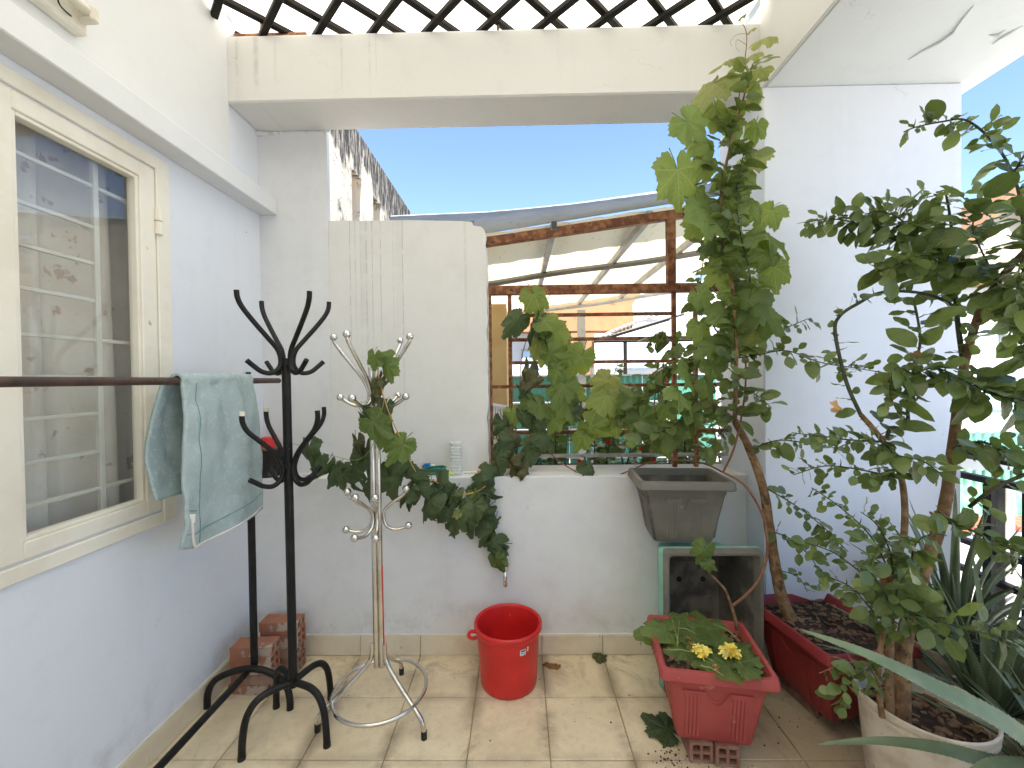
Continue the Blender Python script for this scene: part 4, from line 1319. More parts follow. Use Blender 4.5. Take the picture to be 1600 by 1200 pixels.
        for k in range(230):
            x, y = random.uniform(-.46, .46) * w_, random.uniform(-.46, .46) * l_
            sz = random.uniform(.005, .013)
            mt = Matrix.Translation((x, y, zs + .012 + .012 * mnoise.noise((x * 22, y * 22, 3)))) @ Matrix.Rotation(random.uniform(0, 6.28), 4, 'Z') @ Matrix.Rotation(random.uniform(-.7, .7), 4, 'X')
            add_box(bm, -sz, sz, -sz * .45, sz * .45, -.0015, .0015, 0, mt)
        ch = obj('bark_chips', bm, 'chips', root, smooth=False, loc=(0, 0, 0)); ch['kind'] = 'stuff'
    return root
R_ = math.radians
planter('planter', 'faded red planter of soil and cut vine leaves with yellow flowers, standing on two bricks', .385, .36, .285, .045, 'red_planter', (.695, 1.60, .0755), (0, 0, R_(-9)), soil=.035)
planter('planter', 'dark red planter in which the thorny tree stands against the column', .40, .44, .295, .05, 'dark_planter', (1.245, 1.742, .0755), (0, 0, R_(9)), soil=.035)
planter('planter', 'empty dusty grey planter balanced on top of the upended one', .405, .30, .285, .052, 'grey_planter', (.728, 1.955, .634), (0, 0, R_(-4)), inside='grey_inside')
# the upended pair: opening towards the viewer
planter('planter', 'mint green planter nested behind the upended grey planter', .440, .620, .27, .05, 'mint', (.822, 2.0885, .3155), (R_(90), 0, 0), relief=False)
planter('planter', 'grey planter standing on its end with its holed bottom showing', .425, .625, .265, .05, 'grey_planter', (.822, 2.062, .3145), (R_(90), 0, 0), inside='grey_inside', holes=True, relief=False)

# white bucket pot of the lime tree
px0, py0 = 1.235, 1.315
wp = thing('plant_pot', 'worn white bucket used as the pot of the lime tree', 'plant pot', (px0, py0, 0))
bm = B()
add_lathe(bm, [(.001, 0), (.125, 0), (.130, .005), (.136, .08), (.148, .22), (.155, .31), (.1565, .325), (.1625, .327), (.1625, .337), (.158, .339), (.158, .347), (.1645, .349), (.1650, .362), (.161, .367), (.156, .362), (.152, .31), (.140, .15), (.001, .145)], (px0, py0, 0), 48,
          lambda a, z: 1 + (.006 * math.sin(3 * a + 1) + .004 * math.sin(5 * a)) * (z / .36))
obj('body', bm, 'white_pot', wp, ang=40)
bm = B(); add_lathe(bm, [(.001, .312), (.06, .308), (.11, .302), (.1515, .296), (.1515, .28), (.001, .28)], (px0, py0, 0), 32); obj('soil', bm, 'soil', wp, ang=80)
bm = B()
for k in range(150):
    a, r = random.uniform(0, 6.28), .145 * math.sqrt(random.random())
    sz = random.uniform(.005, .013)
    mt = Matrix.Translation((px0 + r * math.cos(a), py0 + r * math.sin(a), .312 - .06 * (r / .145) ** 2 * .2 + random.uniform(-.001, .003))) @ Matrix.Rotation(random.uniform(0, 6.28), 4, 'Z') @ Matrix.Rotation(random.uniform(-.7, .7), 4, 'X')
    add_box(bm, -sz, sz, -sz * .5, sz * .5, -.003, .003, 0, mt)
o = obj('bark_chips', bm, 'chips', wp, smooth=False); o['kind'] = 'stuff'

# ------------------------------------------------------------------ things along the ledge
p = at(415, 742, 2.14)
bp = thing('clay_pot', 'fluted soot-black clay pot on the ledge beside the hanging cloth', 'clay pot', (p.x + .01, 2.15, ZL))
bm = B()
add_lathe(bm, [(.001, 0), (.050, 0), (.054, .01), (.056, .115), (.060, .125), (.060, .135), (.05, .137), (.001, .137)], (p.x + .01, 2.15, ZL + .001), 48, lambda a, z: 1 + (.06 * math.sin(a * 12) if .005 < z < .118 else 0))
obj('body', bm, 'burnt_clay', bp, ang=35)
bm = B(); add_lathe(bm, [(.001, .1375), (.060, .1375), (.063, .143), (.060, .150), (.045, .152), (.001, .152)], (p.x + .01, 2.15, ZL + .001), 28, lambda a, z: 1 + .03 * math.sin(a * 5)); obj('crust', bm, 'clay_top', bp, ang=50)
cu = thing('cup', 'upturned red plastic cup on top of the black clay pot', 'cup', (p.x + .012, 2.15, ZL + .153))
bm = B(); add_lathe(bm, [(.001, .047), (.028, .047), (.034, .045), (.037, .04), (.042, .004), (.044, .0), (.001, 0)], (p.x + .012, 2.15, ZL + .1535), 28); obj('body', bm, 'red_cup', cu)
# clear plastic tub
p = at(620, 744, 2.13)
bw_ = thing('tub', 'clear plastic tub on the ledge behind the steel coat stand', 'tub', (p.x, 2.15, ZL))
bm = B(); add_lathe(bm, [(.001, .001), (.045, .001), (.05, .006), (.060, .085), (.066, .087), (.066, .090), (.059, .090), (.0488, .008), (.001, .004)], (p.x, 2.15, ZL + .0005), 32); obj('body', bm, 'clear_bowl', bw_)
bm = B(); add_lathe(bm, [(.001, .0065), (.047, .0065), (.0505, .03), (.001, .03)], (p.x, 2.15, ZL + .0005), 28); obj('water', bm, 'clear_bowl', bw_)
# coil of green hose, blue scrubber
p = at(680, 742, 2.13)
hs = thing('hose', 'coil of thin dark green hose with a lime end on the ledge', 'hose', (p.x, 2.14, ZL))
pts = []
for k in range(120):
    a = k / 120 * 2 * PI * 4.6
    pts.append((p.x + .05 * math.cos(a) * (1 + .06 * math.sin(k * .31)), 2.14 + .032 * math.sin(a), ZL + .007 + .034 * k / 120 + .003 * math.sin(a * 1.3)))
bm = B(); add_tube(bm, pts, .0042, 7); obj('coil', bm, 'hose', hs)
bm = B(); add_tube(bm, [(p.x + .045, 2.115, ZL + .016), (p.x + .075, 2.108, ZL + .015), (p.x + .095, 2.106, ZL + .014)], [.008, .0085, .007], 10); obj('nozzle', bm, 'lime_plastic', hs)
p = at(666, 728, 2.15)
br = thing('scrubbing_brush', 'blue and white scrubbing pad lying behind the hose coil', 'scrubber', (p.x, 2.175, ZL))
bm = B()
for k in range(60):
    a = random.uniform(0, 2 * PI); e = random.uniform(-.2, 1.2)
    dv = Vector((math.cos(a) * math.cos(e), math.sin(a) * math.cos(e), math.sin(e)))
    c0 = Vector((p.x, 2.178, ZL + .035)); add_tube(bm, [c0, c0 + dv * .016, c0 + dv * .024 + Vector((random.uniform(-.01, .01), 0, -.004))], [.0035, .003, .0015], 5)
obj('bristles', bm, 'blue_plastic', br)
bm = B(); add_box(bm, -.028, .028, -.012, .012, -.011, .011, .006, Matrix.Translation((p.x + .035, 2.185, ZL + .030)) @ Matrix.Rotation(.35, 4, 'Y'), 2); obj('sponge', bm, 'white_plastic', br)
bm = B(); add_box(bm, -.02, .02, -.02, .02, -.012, .012, .005, Matrix.Translation((p.x - .03, 2.178, ZL + .0125)), 2); obj('block', bm, 'straw', br)
# glass vase
p = at(713, 741, 2.145)
vz = thing('vase', 'square cut-glass vase standing on the ledge', 'vase', (p.x, 2.15, ZL))
bm = B()
def sq(r, z, n=32):
    out = []
    for k in range(n):
        a = 2 * PI * k / n
        c, s_ = math.cos(a), math.sin(a)
        q = r / (abs(c) ** 6 + abs(s_) ** 6) ** (1 / 6)
        out.append(bm.verts.new((p.x + q * c, 2.15 + q * s_, ZL + .001 + z)))
    return out
secs = [(.001, 0), (.026, 0), (.0265, .004)]
z = .010
while z < .150:
    secs += [(.0285, z), (.0262, z + .008)]; z += .016
secs += [(.030, .156), (.032, .163), (.0295, .163)]
secs += [(.0225, .150), (.021, .02), (.001, .018)]
rings = [sq(r, z) for r, z in secs]
for i in range(len(rings) - 1):
    for k in range(32): bm.faces.new((rings[i][k], rings[i][(k + 1) % 32], rings[i + 1][(k + 1) % 32], rings[i + 1][k]))
bm.faces.new(rings[0][::-1]); bm.faces.new(rings[-1])
obj('body', bm, 'crystal', vz, ang=12)
# pink soap box and white bits
p = at(759, 738, 2.13)
sb = thing('soap_box', 'pink plastic soap box on a clear base near the opening', 'soap box', (p.x, 2.13, ZL))
bm = B(); add_box(bm, p.x - .042, p.x + .042, 2.105, 2.155, ZL + .012, ZL + .034, .009, None, 3); obj('lid', bm, 'pink', sb)
bm = B(); add_box(bm, p.x - .038, p.x + .038, 2.108, 2.152, ZL + .0005, ZL + .0115, .004, None, 2); obj('base', bm, 'clear_bowl', sb)
for (px, w, lab, rz) in ((735, .034, 'white plastic offcut between the vase and the pink soap box', 3), (520, .03, 'white plastic strip on the ledge between the two coat stands', -4), (478, .022, 'short white scrap on the ledge just right of the black pole', 10)):
    q = at(px, 741, 2.15)
    bm = B(); add_box(bm, -w, w, -.011, .011, 0, .011, .003); o = obj('plastic_scrap', bm, 'white_plastic', ang=30, loc=(q.x, 2.165, ZL + .0005)); o.rotation_euler = (0, 0, R_(rz))
    tag(o, lab, 'plastic scrap')
q = at(455, 741, 2.13)
bm = B(); add_tube(bm, smooth_path([(q.x - .03, 2.12, ZL + .007), (q.x, 2.11, ZL + .016), (q.x + .02, 2.125, ZL + .007), (q.x - .005, 2.15, ZL + .012), (q.x - .03, 2.14, ZL + .007)], 5), .006, 7)
tag(obj('rope', bm, 'label_blue'), 'scrap of dark blue rope on the ledge behind the black pole', 'rope')

# ------------------------------------------------------------------ railing on the right
RXX = 2.04
rl = thing('railing', 'black metal railing along the open right side of the terrace', 'railing', (RXX, 1.6, 0))
for (z, h) in ((atx(1495, 706, RXX).z, .020), (.90, .014), (.60, .012), (.47, .012), (.15, .012)):
    bm = B(); add_box(bm, RXX - .018, RXX + .018, -1.9, YP + .12, z - h, z + h, .003); obj('rail', bm, 'black_metal', rl, ang=30)
for y in (1.865, 1.72, 1.50, 1.2, .6, 0, -.6):
    bm = B(); add_box(bm, RXX - .017, RXX + .017, y - .017, y + .017, 0, .885 if y != .6 else 1.0, .003); obj('post', bm, 'black_metal', rl, ang=30)
bm = B(); add_box(bm, RXX + .03, RXX + .07, 1.83, 1.87, -.3, .88, .003); obj('post', bm, 'galv', rl, ang=30)

# ------------------------------------------------------------------ leaves
def grape_mesh(name, m, curl=.25, fold=.15, seed=0, wilt=0.0, petiole=.45):
    rnd = random.Random(seed)
    bm = B()
    key = [(0, .74), (14, .60), (27, .47), (38, .55), (50, .64), (62, .54), (76, .43), (88, .47), (104, .53), (120, .46), (138, .41), (152, .40), (165, .30), (174, .12), (180, .03)]
    def rad(deg):
        d_ = abs(deg)
        for (a, ra), (b, rb) in zip(key, key[1:]):
            if a <= d_ <= b: return ra + (rb - ra) * (d_ - a) / (b - a)
        return .03
    N_ = 52
    ph = [rnd.uniform(-.03, .03) for _ in range(N_ + 1)]
    def zf(x, y, r):
        z = -curl * r * r - fold * abs(x) * .6 + .05 * math.sin(7 * math.atan2(x, y)) * r
        z += wilt * .22 * mnoise.noise((x * 3.2, y * 3.2, seed)) + .03 * mnoise.noise((x * 6, y * 6, seed + 5))
        return z
    c = bm.verts.new((0, 0, 0))
    rows = []
    for f in (.45, 1.0):
        row = []
        for k in range(N_ + 1):
            deg = -177 + 354 * k / N_
            r = rad(deg) * f
            if f == 1.0:
                r *= 1.0 + (.055 if k % 2 else -.045) + ph[k]
            a = math.radians(deg)
            x, y = r * math.sin(a), r * math.cos(a)
            if wilt:
                x *= 1 - .35 * wilt * (r / .74)
            row.append(bm.verts.new((x, y, zf(x, y, r))))
        rows.append(row)
    for k in range(N_):
        bm.faces.new((c, rows[0][k], rows[0][k + 1]))
        bm.faces.new((rows[0][k], rows[1][k], rows[1][k + 1], rows[0][k + 1]))
    if petiole:
        add_tube(bm, [(0, .02, -.008), (.02, -petiole * .5, -.05), (0, -petiole, -.16)], [.012, .011, .013], 4)
    return to_mesh(name, bm, m, True, 180)

def oval_mesh(name, m, fold=.25, bend=.2, seed=0, wing=True, w=.36):
    """blade + winged stalk in one leaf, length 1 along +Y."""
    bm = B()
    rnd = random.Random(seed)
    def part(y0, y1, wid, pw, tip):
        n = 8
        mid, lf, rt = [], [], []
        for k in range(n + 1):
            t = k / n
            y = y0 + (y1 - y0) * t
            s_ = math.sin(PI * t ** pw) ** .72 if 0 < t < 1 else 0
            wv = wid * s_ * .5 * (1 + rnd.uniform(-.05, .05)) + .006
            zz = -bend * y * y + .02 * math.sin(t * 7 + seed)
            mid.append(bm.verts.new((0, y, zz)))
            for lst, sg in ((lf, -1), (rt, 1)):
                lst.append(bm.verts.new((sg * wv, y, zz + fold * wv + .012 * math.sin(k * 2.1 + sg))))
        for k in range(n):
            bm.faces.new((lf[k], mid[k], mid[k + 1], lf[k + 1])); bm.faces.new((mid[k], rt[k], rt[k + 1], mid[k + 1]))
    if wing:
        part(.04, .42, w * .80, .8, 0)
        part(.40, 1.0, w, 1.05, 1)
    else:
        part(.10, 1.0, w, .9, 1)
    add_tube(bm, [(0, 0, 0), (0, .12, -.005)], .012, 4)
    return to_mesh(name, bm, m, True, 180)

GR = {k: [grape_mesh('grape_leaf', k, c, f, s, w) for (c, f, s, w) in L] for k, L in {
    'grape': [(.25, .15, 1, .7), (.5, .35, 2, .9), (.15, .10, 3, .6), (.7, .2, 4, .8), (.4, .5, 5, 1.0)],
    'grape_mid': [(.25, .2, 41, .7), (.6, .35, 42, .9), (.35, .15, 43, .7)],
    'grape_dark': [(.5, .8, 11, 1.5), (.7, .5, 12, 1.8), (.4, 1.1, 13, 1.3), (.8, .4, 14, 1.6), (.9, 1.0, 15, 1.9)],
    'grape_young': [(.2, .2, 21, .4), (.4, .3, 22, .5)],
    'grape_wilt': [(.9, .8, 31, 2.2), (.7, 1.0, 32, 2.6)]}.items()}
LM = [oval_mesh('lime_leaf', 'lime', f, b, s, wg, w) for (f, b, s, wg, w) in ((.25, .15, 1, True, .40), (.1, .3, 2, True, .44), (.35, .1, 3, True, .38), (.2, .2, 4, False, .55), (.15, -.1, 5, True, .42), (.3, .25, 6, False, .52))]
LY = [oval_mesh('lime_leaf_young', 'lime_young', .3, .2, 7, True, .34), oval_mesh('lime_leaf_young', 'lime_young', .2, .1, 8, False, .42)]
SM = [oval_mesh('shrub_leaf', 'shrub', .2, .3, 9, False, .50), oval_mesh('shrub_leaf', 'shrub', .3, .1, 10, False, .44)]

def frame_of(tip, nrm):
    y = tip.normalized()
    z = (nrm - y * nrm.dot(y))
    if z.length < 1e-4: z = Vector((.2, -1, .3)) - y * Vector((.2, -1, .3)).dot(y)
    z.normalize()
    x = y.cross(z)
    return Matrix((x, y, z)).transposed().to_4x4()
def leaf(name, me, pos, tip, nrm, size, parent):
    o = bpy.data.objects.new(name, me); C.objects.link(o)
    o.parent = parent
    o.matrix_basis = Matrix.Translation(pos + world_offset(parent)) @ frame_of(tip, nrm) @ Matrix.Diagonal((size, size, size, 1))
    return o
class Bulk:
    """leaves past the individual limit, joined into one mesh"""
    def __init__(s): s.v = []; s.f = []; s.cache = {}
    def add(s, me, pos, tip, nrm, size):
        if me.name not in s.cache:
            s.cache[me.name] = ([v.co.copy() for v in me.vertices], [tuple(p.vertices) for p in me.polygons])
        V, Fc = s.cache[me.name]
        mt = Matrix.Translation(pos) @ frame_of(tip, nrm) @ Matrix.Diagonal((size, size, size, 1))
        b = len(s.v)
        s.v += [mt @ v for v in V]; s.f += [tuple(i + b for i in f) for f in Fc]
    def done(s, name, m, parent):
        if not s.v: return
        me = bpy.data.meshes.new(name); me.from_pydata([tuple(v) for v in s.v], [], s.f)
        me.materials.append(M[m]); me.polygons.foreach_set("use_smooth", [True] * len(me.polygons))
        o = link(name, me, parent); o['kind'] = 'stuff'; return o

def trace(pts): return [at(*p) for p in pts]
def branch(parent, pts, r, m='stem_green', thorns=0, sides=7, name='branch', n=5):
    P = smooth_path(pts, n)
    bm = B(); add_tube(bm, P, [r[0] + (r[1] - r[0]) * i / (len(P) - 1) * 1.0 for i in range(len(P))], sides, jitter=.06)
    for k in range(thorns):
        i = random.randrange(1, len(P) - 1)
        t = (P[i + 1] - P[i - 1]).normalized()
        q = Vector((random.uniform(-1, 1), random.uniform(-1, .4), random.uniform(-.4, .8))); q = (q - t * q.dot(t)).normalized()
        L = random.uniform(.016, .034)
        add_tube(bm, [P[i], P[i] + q * L * .5, P[i] + q * L + t * .003], [.0022, .0014, .0003], 4)
    obj(name, bm, m, parent, ang=60)
    return P
def spray(P, step, size, sink, jitter=1.0, start=0.0, face=(0, -.62, .75), droop=.35, young_tip=0):
    """leaves along a twig; sink(pos, tip, nrm, size, young) stores them"""
    d = 0; nxt = step * .5; k = random.randrange(10)
    tot = sum((b - a).length for a, b in zip(P, P[1:])); run = 0
    for a, b in zip(P, P[1:]):
        L = (b - a).length
        while nxt <= run + L:
            f = (nxt - run) / max(L, 1e-6)
            pos = a.lerp(b, f)
            if nxt >= start * tot:
                t = (b - a).normalized()
                rdm = Vector((random.gauss(0, 1), random.gauss(0, .8), random.gauss(0, 1)))
                side = (rdm - t * rdm.dot(t)).normalized()
                tip = (t * random.uniform(.1, .7) + side * random.uniform(.7, 1.1) + Vector((0, -.15, -droop * random.random()))).normalized()
                nr = Vector(face) + Vector((random.gauss(0, .5), random.gauss(0, .45), random.gauss(0, .5))) * jitter
                sink(pos, tip, nr, size * random.uniform(.62, 1.25), nxt > tot - young_tip)
            nxt += step * random.uniform(.6, 1.4)
        run += L

def make_sink(parent, meshes, bulk, limit, name, count, young=None):
    def sink(pos, tip, nrm, size, is_young):
        mm = random.choice(LY if (is_young and young) else meshes)
        if is_young and young: size *= .7
        if count[0] < limit:
            count[0] += 1
            leaf(name, mm, pos, tip, nrm, size, parent)
        else: bulk.add(mm, pos, tip, nrm, size)
    return sink

# ------------------------------------------------------------------ lime tree in the white bucket
lt2 = thing('lime_tree', 'thorny lime tree with a leaning brown trunk growing from the white bucket', 'tree', (1.15, 1.29, .30))
branch(lt2, trace([(1408, 1146, 1.285), (1410, 1050, 1.31), (1417, 980, 1.33), (1440, 900, 1.36), (1472, 810, 1.40), (1485, 730, 1.42), (1496, 640, 1.44), (1507, 570, 1.45)]), (.0235, .0125), 'bark', 14, 12, 'trunk')
branch(lt2, trace([(1391, 1136, 1.27), (1390, 1020, 1.3), (1395, 900, 1.36), (1413, 830, 1.4), (1408, 745, 1.42), (1380, 690, 1.45), (1345, 648, 1.48)]), (.0115, .008), 'bark', 16, 9, 'trunk')
branch(lt2, trace([(1378, 1120, 1.27), (1372, 1060, 1.26), (1376, 1010, 1.27), (1388, 960, 1.30)]), (.008, .006), 'bark', 4, 8, 'trunk')
tw = {}
def tb(key, pts, r0_, r1_, th=4, m='stem_green'):
    tw[key] = branch(lt2, trace(pts), (r0_, r1_), m, th)
tb('B2', [(1345, 648, 1.48), (1322, 595, 1.52), (1305, 520, 1.56), (1313, 493, 1.55), (1343, 473, 1.53), (1373, 458, 1.50), (1413, 455, 1.47), (1460, 463, 1.46), (1502, 485, 1.46)], .0065, .005, 16)
tb('T2', [(1506, 572, 1.45), (1496, 500, 1.47), (1490, 420, 1.50), (1486, 350, 1.50), (1478, 303, 1.50)], .0085, .003, 5)
tb('T3', [(1506, 572, 1.45), (1530, 490, 1.42), (1560, 440, 1.38), (1600, 395, 1.33), (1650, 350, 1.30)], .0125, .009, 6, 'bark')
tb('U1', [(1600, 395, 1.33), (1597, 330, 1.36), (1583, 273, 1.40), (1553, 223, 1.43), (1510, 188, 1.46), (1473, 190, 1.48), (1433, 198, 1.50), (1412, 206, 1.51)], .005, .002, 5)
tb('U2', [(1583, 273, 1.40), (1610, 230, 1.36), (1650, 200, 1.33)], .004, .002, 2)
tb('L1', [(1489, 405, 1.50), (1440, 385, 1.50), (1390, 372, 1.52), (1350, 352, 1.54), (1300, 342, 1.56), (1257, 348, 1.58)], .004, .0016, 3)
tb('L1b', [(1440, 385, 1.50), (1410, 345, 1.46), (1370, 330, 1.47), (1335, 345, 1.5)], .003, .0014, 1)
tb('L1c', [(1489, 430, 1.50), (1450, 400, 1.44), (1410, 410, 1.42), (1370, 425, 1.44)], .003, .0014, 1)
tb('L3', [(1478, 303, 1.5), (1450, 308, 1.49), (1415, 320, 1.5), (1380, 330, 1.52)], .0022, .001, 0)
tb('C', [(1386, 685, 1.45), (1393, 668, 1.44), (1418, 668, 1.43), (1418, 627, 1.43), (1427, 580, 1.43), (1438, 530, 1.44), (1428, 470, 1.46)], .0065, .0035, 5)
tb('C2', [(1427, 585, 1.43), (1460, 575, 1.40), (1500, 590, 1.36), (1535, 615, 1.33)], .003, .0015, 1)
tb('C3', [(1427, 585, 1.43), (1400, 575, 1.40), (1390, 610, 1.39), (1400, 640, 1.38)], .003, .0015, 1)
tb('R1', [(1560, 440, 1.38), (1580, 470, 1.32), (1600, 520, 1.28), (1625, 570, 1.25)], .004, .002, 2)
tb('R2', [(1504, 585, 1.45), (1540, 612, 1.36), (1580, 622, 1.30), (1630, 632, 1.25)], .0035, .002, 2)
tb('R3', [(1488, 700, 1.42), (1530, 690, 1.34), (1575, 705, 1.30), (1630, 715, 1.27)], .0035, .002, 2)
tb('R4', [(1515, 792, 1.36), (1550, 765, 1.30), (1600, 742, 1.26), (1650, 725, 1.22)], .006, .005, 4)
tb('R5', [(1472, 815, 1.40), (1510, 825, 1.34), (1550, 845, 1.29), (1600, 865, 1.25)], .004, .002, 2)
tb('R6', [(1560, 440, 1.38), (1535, 395, 1.36), (1520, 350, 1.37), (1535, 310, 1.38)], .003, .0015, 1)
tb('R7', [(1600, 395, 1.33), (1590, 440, 1.27), (1610, 480, 1.24)], .003, .0015, 1)
tb('E1', [(1380, 690, 1.45), (1335, 688, 1.42), (1285, 682, 1.46), (1237, 676, 1.50)], .0035, .0014, 3)
tb('E2', [(1406, 748, 1.42), (1350, 735, 1.38), (1290, 728, 1.42), (1240, 742, 1.45)], .003, .0014, 3)
tb('E3', [(1380, 690, 1.45), (1400, 710, 1.38), (1440, 720, 1.34), (1470, 740, 1.32)], .003, .0014, 1)
tb('F1', [(1395, 905, 1.36), (1362, 840, 1.36), (1312, 792, 1.38), (1268, 762, 1.42)], .003, .0014, 4)
tb('F2', [(1395, 930, 1.34), (1350, 898, 1.32), (1300, 862, 1.34), (1247, 845, 1.38)], .003, .0014, 4)
tb('F3', [(1393, 985, 1.31), (1360, 950, 1.28), (1330, 918, 1.29), (1292, 900, 1.32)], .003, .0014, 2)
tb('F4', [(1395, 905, 1.36), (1390, 860, 1.33), (1370, 820, 1.33), (1345, 800, 1.34)], .003, .0014, 2)
tb('G1', [(1440, 900, 1.36), (1425, 870, 1.30), (1440, 840, 1.27), (1475, 835, 1.25)], .003, .0014, 1)
tb('H1', [(1380, 1090, 1.265), (1358, 1040, 1.24), (1325, 1036, 1.24), (1280, 1052, 1.25)], .0032, .0014, 2, 'vine_stem')
tb('H2', [(1376, 1040, 1.255), (1345, 1050, 1.22), (1310, 1075, 1.21), (1330, 1100, 1.2)], .0025, .0012, 0)
tb('I1', [(1420, 960, 1.33), (1450, 965, 1.22), (1500, 980, 1.18), (1560, 995, 1.15), (1600, 1010, 1.13)], .003, .0014, 1)
tb('J1', [(1393, 985, 1.31), (1385, 930, 1.24), (1360, 890, 1.22), (1375, 850, 1.22)], .003, .0014, 1)
tb('J2', [(1417, 970, 1.33), (1400, 930, 1.24), (1420, 890, 1.22)], .003, .0014, 1)
bulk2 = Bulk(); cnt2 = [0]
s2_ = make_sink(lt2, LM, bulk2, 300, 'leaf', cnt2, True)
spec2 = {'U1': (.021, .072, .05), 'U2': (.022, .08, 0), 'L1': (.013, .068, .07), 'L1b': (.013, .07, .02), 'L1c': (.013, .075, 0), 'L3': (.02, .06, .05), 'T2': (.032, .075, 0), 'C': (.030, .082, 0), 'C2': (.017, .085, 0), 'C3': (.02, .075, 0),
         'R1': (.016, .085, 0), 'R2': (.015, .085, .03), 'R3': (.016, .08, .03), 'R4': (.05, .07, 0), 'R5': (.019, .08, 0), 'R6': (.015, .085, 0), 'R7': (.017, .08, 0), 'E1': (.017, .055, .05), 'E2': (.018, .055, .05), 'E3': (.018, .07, .03),
         'F1': (.026, .056, 0), 'F2': (.022, .055, 0), 'F3': (.022, .056, 0), 'F4': (.024, .055, 0), 'G1': (.020, .07, 0), 'H1': (.05, .05, .04), 'H2': (.018, .052, 0), 'I1': (.026, .085, 0), 'J1': (.028, .075, 0), 'J2': (.030, .08, 0), 'B2': (.060, .062, 0)}
order = sorted(spec2, key=lambda k: -spec2[k][1])
for k in order:
    st_, sz, yt = spec2[k]
    st_ *= .50; sz *= 1.22 if k in ('L1', 'L1b', 'L1c', 'C', 'C2', 'C3', 'R1', 'R2', 'R6', 'R7', 'T2') else 1.06
    spray(tw[k], st_, sz, s2_, young_tip=yt)
bulk2.done('foliage', 'lime_bulk', lt2)
for px, py, Y in ((1310, 640, 1.50), (1478, 806, 1.37), (1470, 815, 1.365), (1385, 915, 1.33), (1392, 905, 1.33), (1440, 562, 1.42)):
    leaf('dry_leaf', grape_mesh('dry_leaf', 'dry_leaf' if px != 1310 else 'straw', 1.2, .8, px, 2.5, 0), at(px, py, Y), Vector((.2, -.2, 1)), Vector((.4, -1, .2)), .042, lt2)

# ------------------------------------------------------------------ tree in the dark red planter
lt1 = thing('lime_tree', 'tall lime tree entwined by the grape vine, rooted in the dark red planter', 'tree', (1.13, 1.78, .33))
branch(lt1, trace([(1240, 975, 1.79), (1224, 940, 1.795), (1212, 890, 1.81), (1203, 830, 1.82), (1192, 760, 1.83), (1170, 700, 1.84), (1148, 657, 1.85)]), (.026, .0135), 'bark', 4, 12, 'trunk')
t1 = {}
def tb1(key, pts, r0_, r1_, th=3, m='stem_green'):
    t1[key] = branch(lt1, trace(pts), (r0_, r1_), m, th)
tb1('S1', [(1148, 657, 1.85), (1150, 590, 1.73), (1150, 500, 1.74), (1140, 420, 1.74), (1126, 350, 1.74), (1128, 290, 1.73), (1143, 220, 1.72), (1160, 160, 1.70), (1176, 100, 1.67)], .0095, .0026, 10, 'bark')
tb1('S2', [(1148, 657, 1.85), (1120, 635, 1.87), (1095, 613, 1.90), (1075, 580, 1.93), (1050, 565, 1.97), (1012, 590, 2.0)], .009, .003, 6, 'bark')
tb1('S3', [(1150, 500, 1.74), (1172, 440, 1.72), (1158, 370, 1.71), (1150, 300, 1.70), (1165, 230, 1.69)], .004, .0018, 3)
tb1('S4', [(1150, 560, 1.86), (1110, 500, 1.88), (1095, 440, 1.89), (1105, 380, 1.88)], .004, .0018, 3)
tb1('W1', [(1150, 560, 1.86), (1190, 553, 1.80), (1230, 548, 1.75), (1281, 566, 1.70), (1330, 574, 1.62), (1380, 582, 1.56)], .003, .0015, 6)
tb1('W2', [(1150, 550, 1.86), (1180, 535, 1.82), (1220, 516, 1.77), (1262, 498, 1.72)], .0028, .0014, 3)
tb1('W3', [(1172, 703, 1.84), (1215, 688, 1.75), (1270, 694, 1.70), (1330, 705, 1.65)], .003, .0014, 5)
tb1('W4', [(1192, 760, 1.83), (1240, 788, 1.75), (1285, 822, 1.70), (1325, 862, 1.65)], .003, .0014, 6)
tb1('W5', [(1204, 830, 1.82), (1235, 842, 1.75), (1270, 875, 1.70), (1285, 912, 1.67)], .0028, .0014, 6)
tb1('W6', [(1150, 600, 1.86), (1175, 612, 1.80), (1205, 636, 1.76)], .0024, .0012, 1)
tb1('W7', [(1145, 650, 1.85), (1115, 690, 1.82), (1090, 705, 1.80)], .0026, .0012, 1)
tb1('W8', [(1210, 890, 1.81), (1245, 900, 1.78), (1262, 925, 1.74)], .0022, .0012, 1)
tb1('X1', [(1075, 580, 1.93), (1055, 540, 2.0), (1030, 518, 2.05), (1012, 540, 2.08)], .003, .0013, 2)
tb1('X2', [(1050, 565, 1.97), (1020, 610, 2.0), (985, 640, 2.05), (950, 650, 2.1)], .003, .0013, 2)
tb1('X3', [(1095, 613, 1.90), (1060, 660, 1.88), (1020, 680, 1.88), (990, 700, 1.90)], .003, .0013, 2)
bulk1 = Bulk(); cnt1 = [0]
s1_ = make_sink(lt1, LM, bulk1, 300, 'leaf', cnt1, True)
spec1 = {'S1': (.015, .084, 0), 'S3': (.022, .08, 0), 'S4': (.022, .085, 0), 'S2': (.03, .08, 0), 'W1': (.023, .072, 0), 'W2': (.022, .06, 0), 'W3': (.023, .065, .03), 'W4': (.030, .062, 0), 'W5': (.028, .06, 0), 'W6': (.016, .06, 0), 'W7': (.017, .07, 0), 'W8': (.025, .055, 0), 'X1': (.018, .07, 0), 'X2': (.016, .075, .06), 'X3': (.014, .08, .05)}
for k in sorted(spec1, key=lambda k: -spec1[k][1]):
    spray(t1[k], spec1[k][0] * .7, spec1[k][1] * 1.12, s1_, young_tip=spec1[k][2])
bulk1.done('foliage', 'lime_bulk', lt1)

